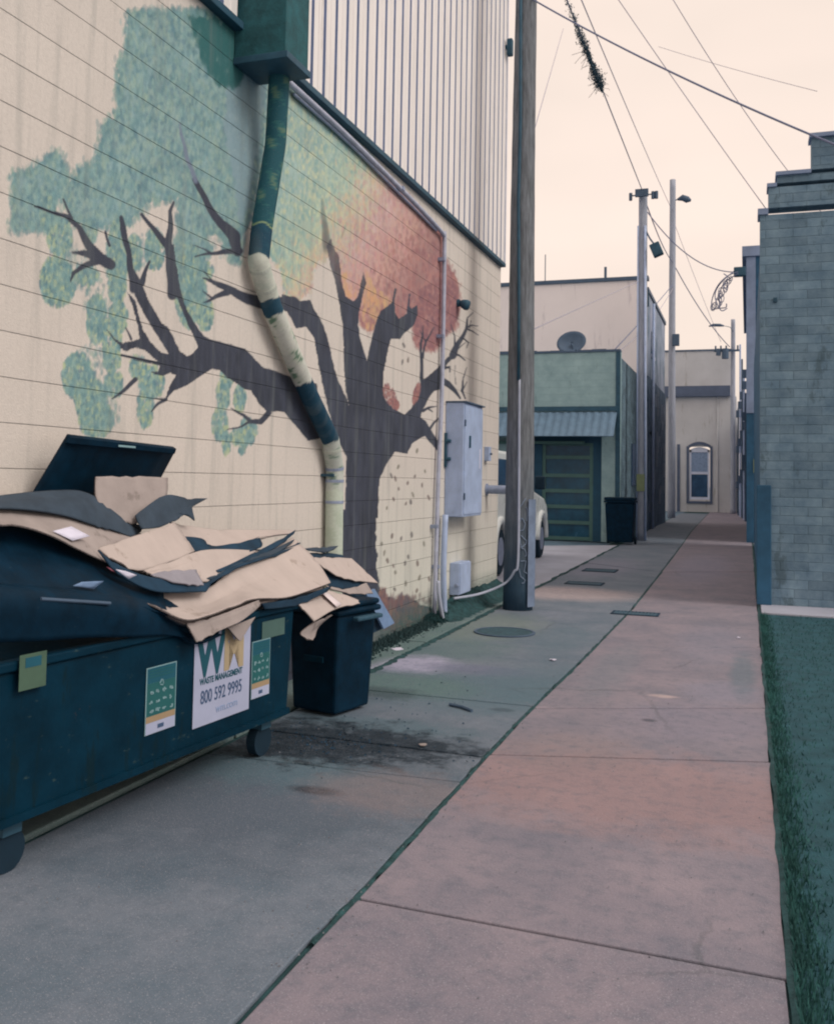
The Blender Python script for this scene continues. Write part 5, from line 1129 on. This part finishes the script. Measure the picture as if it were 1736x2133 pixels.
sticker(1.475, 1.245, .392, .715); sticker(.565, .375, .385, .71)
plate(.22, .465, .71, .81, .002, M('faded_label', col(70, 92, 84), .7, 6, .1), 'faded_label', dm)
pl_ = plate(2.155, 2.30, .765, .91, .034, M('olive_label', col(72, 92, 74), .6, 6, .1), 'serial_label', dm)
MB().hexa([DL(u, o_, z) for z in (.855, .895) for u, o_ in ((2.185, .0365), (2.27, .0365), (2.27, .0375), (2.185, .0375))]).build('label_mark', m_stdark, pl_)
# raised back lid leaning by the wall
def quadsheet(name, P, mat, parent, th=.03, wob=0.0, k=5):
    return sheet(name, [[P[0], P[1]], [P[3], P[2]]], mat, th, k, parent, wob)
lid = quadsheet('lid', [at_x(145, 906, W+.22), at_x(364, 932, W+.20), at_x(318, 1018, W+.06), at_x(58, 1052, W+.06)], m_dark, dm, .03)
P = [at_x(145, 908, W+.235), at_x(363, 934, W+.215), at_x(360, 944, W+.21), at_x(139, 922, W+.225)]
lp = quadsheet('lid_lip', P, m_dark, lid, .03)
MB().slab([at_x(x, y, W+.262) for x, y in ((247, 926), (282, 929), (282, 933), (247, 930))], (1, 0, 0), .003).build('lid_sticker', m_sticon, lid)
for y_ in (.4, .9, 1.4): MB().hexa([DL(U0+.2+y_+a, DD-.0+b, z) for z in (1.1, 1.2) for a, b in ((0, 0), (.05, 0), (.05, .04), (0, .04))]).build('hinge', m_dump, dm)
# front plastic lid bulging under the load
net = [[fp(20, 1160, -.5), fp(150, 1165, -.45), fp(300, 1160, -.45), fp(450, 1150, -.45), fp(560, 1145, -.45), fp(640, 1150, -.5)],
       [fp(20, 1205, -.2), fp(150, 1215, -.2), fp(300, 1225, -.22), fp(430, 1240, -.2), fp(540, 1220, -.28), fp(640, 1200, -.32)],
       [fp(-20, 1236, .03), fp(120, 1240, .03), fp(255, 1256, .03), fp(350, 1285, .0), fp(410, 1325, .0), fp(470, 1305, -.02)],
       [fp(-20, 1338, .03), fp(120, 1330, .03), fp(255, 1325, .03), fp(350, 1322, .025), fp(415, 1338, .025), fp(468, 1318, .02)]]
sheet('front_lid', net, m_dark, .018, 6, dm, .003)
net = [[fp(-20, 1090, -.35), fp(89, 1100, -.32), fp(233, 1168, -.28), fp(350, 1200, -.22)], [fp(-20, 1150, -.2), fp(89, 1160, -.2), fp(230, 1205, -.15), fp(340, 1240, -.1)], [fp(-20, 1232, -.02), fp(100, 1232, -.01), fp(250, 1248, .01), fp(350, 1280, .03)]]
sheet('sagging_liner', net, m_dark, .01, 5, dm, .006)
# flat light edge strips on the rim
MB().tube(catmull([fp(86, 1247, .05), fp(150, 1251, .055), fp(230, 1256, .065)], 5), .008, 6).build('rim_highlight_strip', m_cabdark, dm)

def wear(m, sc, thr, c_, amt, stretch=(1, 1, 1)):
    nt = m.node_tree; n = nt.nodes; l = nt.links; b = n['Principled BSDF']; t = n.new('ShaderNodeTexCoord'); mpn = n.new('ShaderNodeMapping'); mpn.inputs['Scale'].default_value = stretch
    l.new(t.outputs['Object'], mpn.inputs['Vector']); q = n.new('ShaderNodeTexNoise'); q.inputs['Scale'].default_value = sc; q.inputs['Detail'].default_value = 9; q.inputs['Roughness'].default_value = .7; l.new(mpn.outputs['Vector'], q.inputs['Vector'])
    r = n.new('ShaderNodeMapRange'); r.inputs['From Min'].default_value = thr; r.inputs['From Max'].default_value = thr+.06; r.inputs['To Max'].default_value = amt; l.new(q.outputs['Fac'], r.inputs['Value'])
    mi = n.new('ShaderNodeMix'); mi.data_type = 'RGBA'; l.new(r.outputs['Result'], mi.inputs['Factor']); l.new(b.inputs['Base Color'].links[0].from_socket, mi.inputs['A']); mi.inputs['B'].default_value = c_; l.new(mi.outputs['Result'], b.inputs['Base Color'])
wear(m_dump, 9, .62, (.05, .085, .085, 1), .6, (1, 1, 3)); wear(m_dump, 26, .66, (.09, .065, .05, 1), .7); wear(m_dump, 3, .55, (.004, .018, .026, 1), .7, (3, 3, .6))
wear(m_dark, 22, .64, (.06, .08, .09, 1), .35, (1, 1, 4))
wear(m_card, 7, .60, (.26, .21, .18, 1), .5); wear(m_card, 40, .68, (.20, .17, .15, 1), .6, (1, 3, 1)); wear(m_card2, 8, .58, (.16, .14, .13, 1), .5)
wear(m_brick, 2.5, .56, (.05, .08, .09, 1), .5, (1, 1, .5)); wear(m_garage, 3, .58, (.10, .14, .14, 1), .45, (2, 2, .5)); wear(m_far, 1.2, .58, (.25, .25, .22, 1), .5, (3, 3, .4)); wear(m_stucco, 1.0, .58, (.50, .46, .50, 1), .5, (3, 3, .4))
wear(m_cab, 14, .66, (.12, .13, .14, 1), .5, (1, 1, .4)); wear(m_siding, 6, .62, (.30, .28, .28, 1), .4, (1, 1, .1))
# ---- cardboard sheets, each its own thing
CG = 'flattened cardboard piled on the dumpster'
def card(label, net, mat=m_card, th=.009, k=6, wob=.0012, nm='cardboard_sheet', seed=1, cat='cardboard', rag=.0012):
    # net rows of (x, y, offset from the dumpster front)
    n_ = [[fp(x, y, o_) for x, y, o_ in row] for row in net]
    o = sheet(nm, n_, mat, th, k, None, wob, True, seed, rag); return tag(o, label, cat, CG)
card('upright plain cardboard panel in front of the open lid', [[(199, 993, -.50), (275, 992, -.50), (349, 995, -.50)], [(199, 1030, -.46), (275, 1040, -.46), (347, 1032, -.46)], [(215, 1075, -.42), (275, 1090, -.42), (330, 1080, -.42)]], m_card2, seed=2)
card('curled cardboard with shade put into its colour, over the left end of the pile', [[(-40, 1040, -.50), (60, 1026, -.50), (147, 1021, -.48), (190, 1031, -.47), (240, 1060, -.46), (297, 1100, -.45)], [(-40, 1050, -.36), (60, 1045, -.36), (147, 1048, -.36), (190, 1062, -.36), (235, 1085, -.37), (287, 1112, -.4)], [(-40, 1058, -.30), (60, 1062, -.30), (140, 1075, -.32), (190, 1092, -.32), (235, 1105, -.34), (272, 1118, -.36)]], m_carddark, seed=3)
s15 = card('long bowed cardboard at the left with a white shipping label', [[(-60, 1032, -.40), (40, 1050, -.40), (140, 1065, -.40), (200, 1080, -.40), (250, 1100, -.40), (310, 1115, -.42)], [(-60, 1070, -.28), (40, 1085, -.28), (130, 1098, -.28), (195, 1118, -.28), (245, 1138, -.28), (300, 1150, -.28)], [(-60, 1086, -.16), (40, 1096, -.16), (110, 1118, -.16), (165, 1145, -.16), (230, 1174, -.16), (300, 1194, -.16)]], m_card2, seed=4)
lb = [fp(103, 1111, -.205), fp(142, 1101, -.235), fp(181, 1121, -.225), fp(145, 1131, -.185)]
lb = [p+Dn*.02+Dz*.012 for p in lb]; sheet('shipping_label', [[lb[0], lb[1]], [lb[3], lb[2]]], m_paper, .002, 3, s15, .001)
card('dark torn flap, shade put into its colour, pointing right above the pile', [[(282, 1073, -.40), (341, 1033, -.45), (390, 1037, -.47), (432, 1038, -.48)], [(290, 1092, -.36), (345, 1055, -.42), (380, 1055, -.44), (400, 1055, -.46)], [(297, 1101, -.34), (331, 1099, -.38), (365, 1083, -.4), (386, 1070, -.42)]], m_carddark, seed=5)
card('small dark torn tip hanging from the dark flap', [[(366, 1068, -.42), (398, 1052, -.44)], [(392, 1072, -.42), (405, 1084, -.43)]], m_carddark, seed=6)
card('pale cardboard panel in the middle left with a crease along its right edge', [[(204, 1143, -.22), (282, 1116, -.30), (363, 1088, -.40)], [(222, 1158, -.16), (300, 1138, -.25), (385, 1118, -.34)], [(250, 1172, -.11), (299, 1188, -.14), (405, 1149, -.26)]], seed=7)
card('cardboard panel continuing right of the crease', [[(299, 1190, -.13), (405, 1151, -.25), (470, 1144, -.30), (535, 1148, -.34)], [(308, 1194, -.11), (395, 1172, -.19), (450, 1172, -.22), (505, 1166, -.26)], [(316, 1197, -.10), (380, 1197, -.13), (430, 1212, -.12), (472, 1186, -.18)]], seed=8)
card('flat cardboard at the back of the pile against the wall', [[(355, 1088, -.50), (440, 1102, -.52), (540, 1104, -.54), (614, 1105, -.56)], [(362, 1104, -.44), (440, 1120, -.46), (520, 1116, -.48), (606, 1112, -.50)], [(370, 1118, -.38), (440, 1141, -.38), (500, 1134, -.40), (540, 1117, -.44)]], seed=9)
card('dark sheet standing for the shade in the hollow between two panels', [[(367, 1118, -.36), (418, 1121, -.38), (450, 1138, -.38), (540, 1120, -.40)], [(372, 1124, -.33), (420, 1140, -.33), (460, 1148, -.34), (545, 1136, -.36)], [(400, 1149, -.28), (425, 1150, -.30), (452, 1164, -.27), (520, 1150, -.32)]], m_cardedge, seed=10)
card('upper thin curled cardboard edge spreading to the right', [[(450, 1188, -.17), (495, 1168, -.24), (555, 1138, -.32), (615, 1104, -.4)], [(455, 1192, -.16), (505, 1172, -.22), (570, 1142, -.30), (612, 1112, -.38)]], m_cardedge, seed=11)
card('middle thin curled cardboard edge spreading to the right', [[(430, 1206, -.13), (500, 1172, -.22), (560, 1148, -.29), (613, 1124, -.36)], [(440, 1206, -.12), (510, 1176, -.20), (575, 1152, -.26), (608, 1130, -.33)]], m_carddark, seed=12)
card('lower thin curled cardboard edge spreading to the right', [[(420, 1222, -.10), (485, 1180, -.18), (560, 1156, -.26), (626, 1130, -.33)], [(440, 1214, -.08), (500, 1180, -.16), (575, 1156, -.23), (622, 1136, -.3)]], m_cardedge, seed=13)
card('pale strip of cardboard between the thin curled edges', [[(530, 1150, -.36), (570, 1136, -.38), (608, 1120, -.4)], [(545, 1158, -.30), (585, 1148, -.32), (622, 1130, -.34)]], m_card, seed=33)
card('large pale cardboard sheet draped over the front of the dumpster', [[(255, 1240, -.14), (320, 1236, -.14), (430, 1226, -.14), (480, 1186, -.20), (550, 1162, -.25), (624, 1133, -.3)], [(290, 1252, -.05), (350, 1266, -.04), (430, 1262, -.05), (510, 1222, -.10), (590, 1196, -.14), (662, 1172, -.18)], [(325, 1263, .03), (385, 1291, .10), (440, 1280, .10), (525, 1249, .07), (605, 1243, .04), (688, 1214, 0)]], seed=14, k=7)
for k_, lab_ in ((1, 'first thin cardboard layer just under the large draped sheet'), (2, 'lowest thin cardboard layer showing under the large draped sheet')):
    card(lab_, [[(300+8*k_, 1246+5*k_, -.05), (380, 1270+4*k_, -.02), (440, 1272+3*k_, -.02), (560, 1224+4*k_, -.08), (655, 1190+3*k_, -.12)], [(345, 1276+5*k_, .015), (392, 1296+5*k_, .06-.02*k_), (446, 1286+6*k_, .07-.02*k_), (545, 1250+6*k_, .05-.02*k_), (680-9*k_, 1220+7*k_, -.01-.01*k_)]], m_card2 if k_ == 1 else m_carddark, seed=50+k_)
card('folded cardboard flap hanging under the front of the large sheet', [[(388, 1298, .07), (440, 1286, .08), (490, 1268, .08), (538, 1250, .07)], [(398, 1318, .09), (445, 1304, .09), (495, 1284, .09), (541, 1260, .08)], [(409, 1338, .10), (450, 1316, .10), (500, 1294, .10), (531, 1270, .08)]], m_card2, seed=15)
card('narrow second layer of cardboard under the hanging flap', [[(545, 1256, .05), (610, 1246, .03), (690, 1220, .0)], [(552, 1268, .05), (615, 1260, .03), (680, 1232, 0)]], m_cardedge, seed=16)
card('small pointed cardboard corner poking out over the sign', [[(473, 1306, .045), (502, 1296, .045), (531, 1284, .045)], [(490, 1326, .05), (500, 1326, .05), (508, 1322, .05)], [(498, 1334, .05), (500, 1334, .05), (502, 1333, .05)]], m_card2, seed=17, rag=0)
t4 = card('cardboard sheet with a strip of shiny tape at the right end', [[(617, 1256, .02), (645, 1240, -.04), (672, 1227, -.1)], [(636, 1275, .05), (670, 1258, -.0), (720, 1240, -.08)], [(653, 1295, .07), (700, 1268, .02), (758, 1255, -.06)]], m_card, seed=18)
tp = [fp(664, 1234, -.05), fp(674, 1232, -.08), fp(708, 1260, 0.0), fp(698, 1266, .03)]; tp = [p+Dz*.008+Dn*.012 for p in tp]
sheet('tape', [[tp[0], tp[1]], [tp[3], tp[2]]], m_tape, .002, 4, t4, 0)
card('dull cardboard corner hanging below the taped sheet', [[(650, 1298, .05), (672, 1288, .03), (692, 1280, 0)], [(625, 1319, .05), (640, 1318, .04), (664, 1304, .0)], [(645, 1332, .05), (649, 1332, .04), (654, 1328, .02)]], m_card2, seed=19)
card('pale curved cardboard reaching farthest right over the black bin', [[(645, 1162, -.34), (690, 1160, -.40), (731, 1163, -.42)], [(668, 1178, -.28), (715, 1185, -.34), (758, 1188, -.38)], [(700, 1200, -.24), (740, 1209, -.29), (787, 1215, -.34)]], m_card, seed=20)
card('bent cardboard strip just under the farthest right sheet', [[(677, 1220, -.16), (720, 1226, -.22), (762, 1214, -.3)], [(690, 1228, -.15), (735, 1236, -.2), (776, 1236, -.28)]], m_card2, seed=21)
card('cardboard coloured dark for the shadow under the farthest right sheet', [[(650, 1166, -.34), (700, 1196, -.30), (760, 1214, -.36)], [(670, 1212, -.26), (710, 1226, -.26), (765, 1224, -.34)]], m_cardedge, seed=22)
card('thin curled cardboard lying on top at the back right', [[(633, 1143, -.42), (665, 1140, -.44), (704, 1137, -.46)], [(645, 1146, -.38), (675, 1150, -.40), (695, 1144, -.42)]], m_carddark, seed=23)
card('second thin dark cardboard under the top one at the back right', [[(643, 1152, -.42), (680, 1152, -.44), (712, 1156, -.46)], [(646, 1160, -.36), (680, 1161, -.38), (716, 1161, -.42)]], m_cardedge, seed=24)
card('grey folded paper sticking out below the creased panel', [[(314, 1197, -.09), (350, 1188, -.11), (408, 1187, -.14)], [(340, 1204, -.07), (380, 1204, -.08), (416, 1204, -.10)], [(362, 1212, -.05), (395, 1216, -.05), (424, 1219, -.07)]], M('grey_paper', col(140, 132, 134), .9, 6, .1), nm='paper_sheet', seed=25, cat='paper')
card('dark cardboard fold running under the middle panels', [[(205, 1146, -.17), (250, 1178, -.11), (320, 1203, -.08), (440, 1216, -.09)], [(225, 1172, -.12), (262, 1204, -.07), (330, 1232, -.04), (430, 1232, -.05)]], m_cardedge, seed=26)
for lab, P, mt in (('small white and blue label on the black liner at the left', [(141, 1219), (160, 1211), (206, 1209), (185, 1226)], m_bluepaper), ('small label with a red corner under the pale panel', [(230, 1184), (252, 1188), (275, 1196), (258, 1204)], m_paper)):
    o = [0.015, .015, .015, .015]; Q = [fp(x, y, -.03) for x, y in P]; Q = [q+Dn*.03 for q in Q]
    o = sheet('paper_label', [[Q[0], Q[1]], [Q[3], Q[2]]], mt, .002, 3, None, .001); tag(o, lab, 'label', 'paper labels on the pile')
red = [fp(x, y, .0) for x, y in [(222, 1180), (230, 1183), (240, 1191), (232, 1188)]]
rl = sheet('paper_scrap', [[red[0], red[1]], [red[3], red[2]]], M('red_print', col(140, 80, 90), .8, 5, .1), .002, 3, None, 0); tag(rl, 'tiny red scrap at the edge of the pale panel', 'scrap', 'paper labels on the pile')

# ---- blue-grey board leaning behind, black cart, post
bd = [at_x(x, y, W+.42) for x, y in [(758, 1236), (776, 1226), (817, 1297), (795, 1309)]]
o = MB().slab(bd, (1, 0, 0), .02).build('leaning_board', m_bluepaper); tag(o, 'pale blue grey board leaning against the foot of the trunk', 'board')
o = MB().slab([at_x(x, y, W+.36) for x, y in [(716, 1235), (760, 1238), (794, 1308), (745, 1330)]], (1, 0, 0), .02).build('leaning_board', m_cardedge); tag(o, 'dark board behind the blue grey one at the foot of the trunk', 'board')
cp_ = (at_z(668, 1492)); e = empty('waste_bin', (cp_.x-.02, cp_.y+.22, 0), 'black wheeled waste bin standing just behind the dumpster end', 'waste bin', 'wheeled waste bins')
def cb(u0, u1, v0, v1, z0, z1, tx, nm, mat=m_dark, bv=.02):
    O = Vector((cp_.x-.02, cp_.y+.22, 0)); a = math.radians(-14); R_ = Matrix.Rotation(a, 3, 'Z')
    P = [(u0+tx, v0+tx, z0), (u1-tx, v0+tx, z0), (u1-tx, v1-tx, z0), (u0+tx, v1-tx, z0), (u0, v0, z1), (u1, v0, z1), (u1, v1, z1), (u0, v1, z1)]
    return MB().hexa([O+R_@Vector(p) for p in P]).build(nm, mat, e, bevel=bv)
cb(-.23, .21, -.22, .24, .02, .70, .03, 'bin_body'); cb(-.26, .24, -.25, .27, .702, .745, 0, 'rim'); cb(-.25, .23, -.24, .26, .748, .79, 0, 'lid')
cb(-.05, .12, -.262, -.252, .38, .42, 0, 'emboss', m_dump, .002); cb(.245, .30, -.1, .2, .66, .69, 0, 'handle', m_trimdark, .01)
o = MB().tube([at_x(744, 1240, W+.3), at_x(744, 1322, W+.3)], .02, 8).build('metal_post', m_cabdark); tag(o, 'thin dark post behind the black bin', 'post')
p = at_z(724, 1412)
e = tag(MB().tube([(p.x, p.y, .03), (p.x, p.y+.02, .22)], [.035, .03], 12).build('plastic_bottle', m_paper, smooth=True), 'small pale bottle standing behind the black bin', 'bottle')

# ---- litter
r_ = random.Random(12)
def litter(x, y, s_, mat, lab, nm='litter', cat='litter'):
    p = at_z(x, y); V = []; n_ = 9
    for k in range(n_): a = 2*PI*k/n_; V.append((p.x+s_*math.cos(a)*r_.uniform(.6, 1.1), p.y+s_*math.sin(a)*r_.uniform(.6, 1.1), .006+r_.uniform(0, .01)))
    o = MB().slab(V, (0, 0, 1), .006).build(nm, mat); tag(o, lab, cat, 'bits of litter on the alley')
litter(828, 1354, .07, m_paper, 'flat white scrap on the strip at the foot of the mural')
litter(1152, 1376, .04, m_paper, 'white scrap on the slabs left of the centre joint')
litter(880, 1555, .03, m_card2, 'tan scrap right of the oil stain')
litter(1536, 1330, .02, m_paper, 'pale pebble near the right edge of the alley', 'pebble', 'pebble')
a = at_z(936, 1470); b = at_z(982, 1483); tag(MB().tube([a+Dz*.012, (a+b)/2+Dz*.014+Vector((.01, .01, 0)), b+Dz*.01], .012, 6).build('twig', m_cabdark), 'short dark twig lying on the slabs below the bin', 'twig')
# leaves and grit in the dark patch by the dumpster: countless
mb = MB()
for k in range(260):
    x, y = r_.gauss(690, 80), r_.gauss(1545, 14)
    if r_.random() < .3: x, y = r_.uniform(600, 1000), r_.gauss(1500, 70)
    p = at_z(x, max(y, 1400)); s_ = r_.uniform(.004, .012); a = r_.uniform(0, PI)
    mb.add([(p.x+s_*math.cos(a), p.y+s_*math.sin(a), .006), (p.x-s_*.5*math.sin(a), p.y+s_*.5*math.cos(a), .01+s_*.4), (p.x-s_*math.cos(a), p.y-s_*math.sin(a), .006), (p.x+s_*.5*math.sin(a), p.y-s_*.5*math.cos(a), .006)], [(0, 1, 2, 3)])
tag(mb.build('debris', m_cardedge), 'scattered dark leaf debris on the slabs beside the dumpster', 'debris', kind='stuff')
bpy.context.view_layer.update()
r_ = random.Random(91); mb = MB()
for k in range(900):
    y_ = 3+14*r_.random()**1.3; x_ = crack(y_)+r_.gauss(0, .07) if r_.random() < .45 else r_.uniform(-2.9, .1); s_ = r_.uniform(.002, .006)
    if -3.0 < x_ < .12: mb.add([(x_+s_*math.cos(a), y_+s_*math.sin(a), .003) for a in (0, 2.1, 4.2)]+[(x_, y_, .004+s_)], [(0, 1, 3), (1, 2, 3), (2, 0, 3)])
tag(mb.build('grit', M('grit', col(120, 118, 120), .9, 30, .4)), 'fine grit and crumbs scattered over the alley slabs', 'grit', kind='stuff')
bpy.context.view_layer.update()
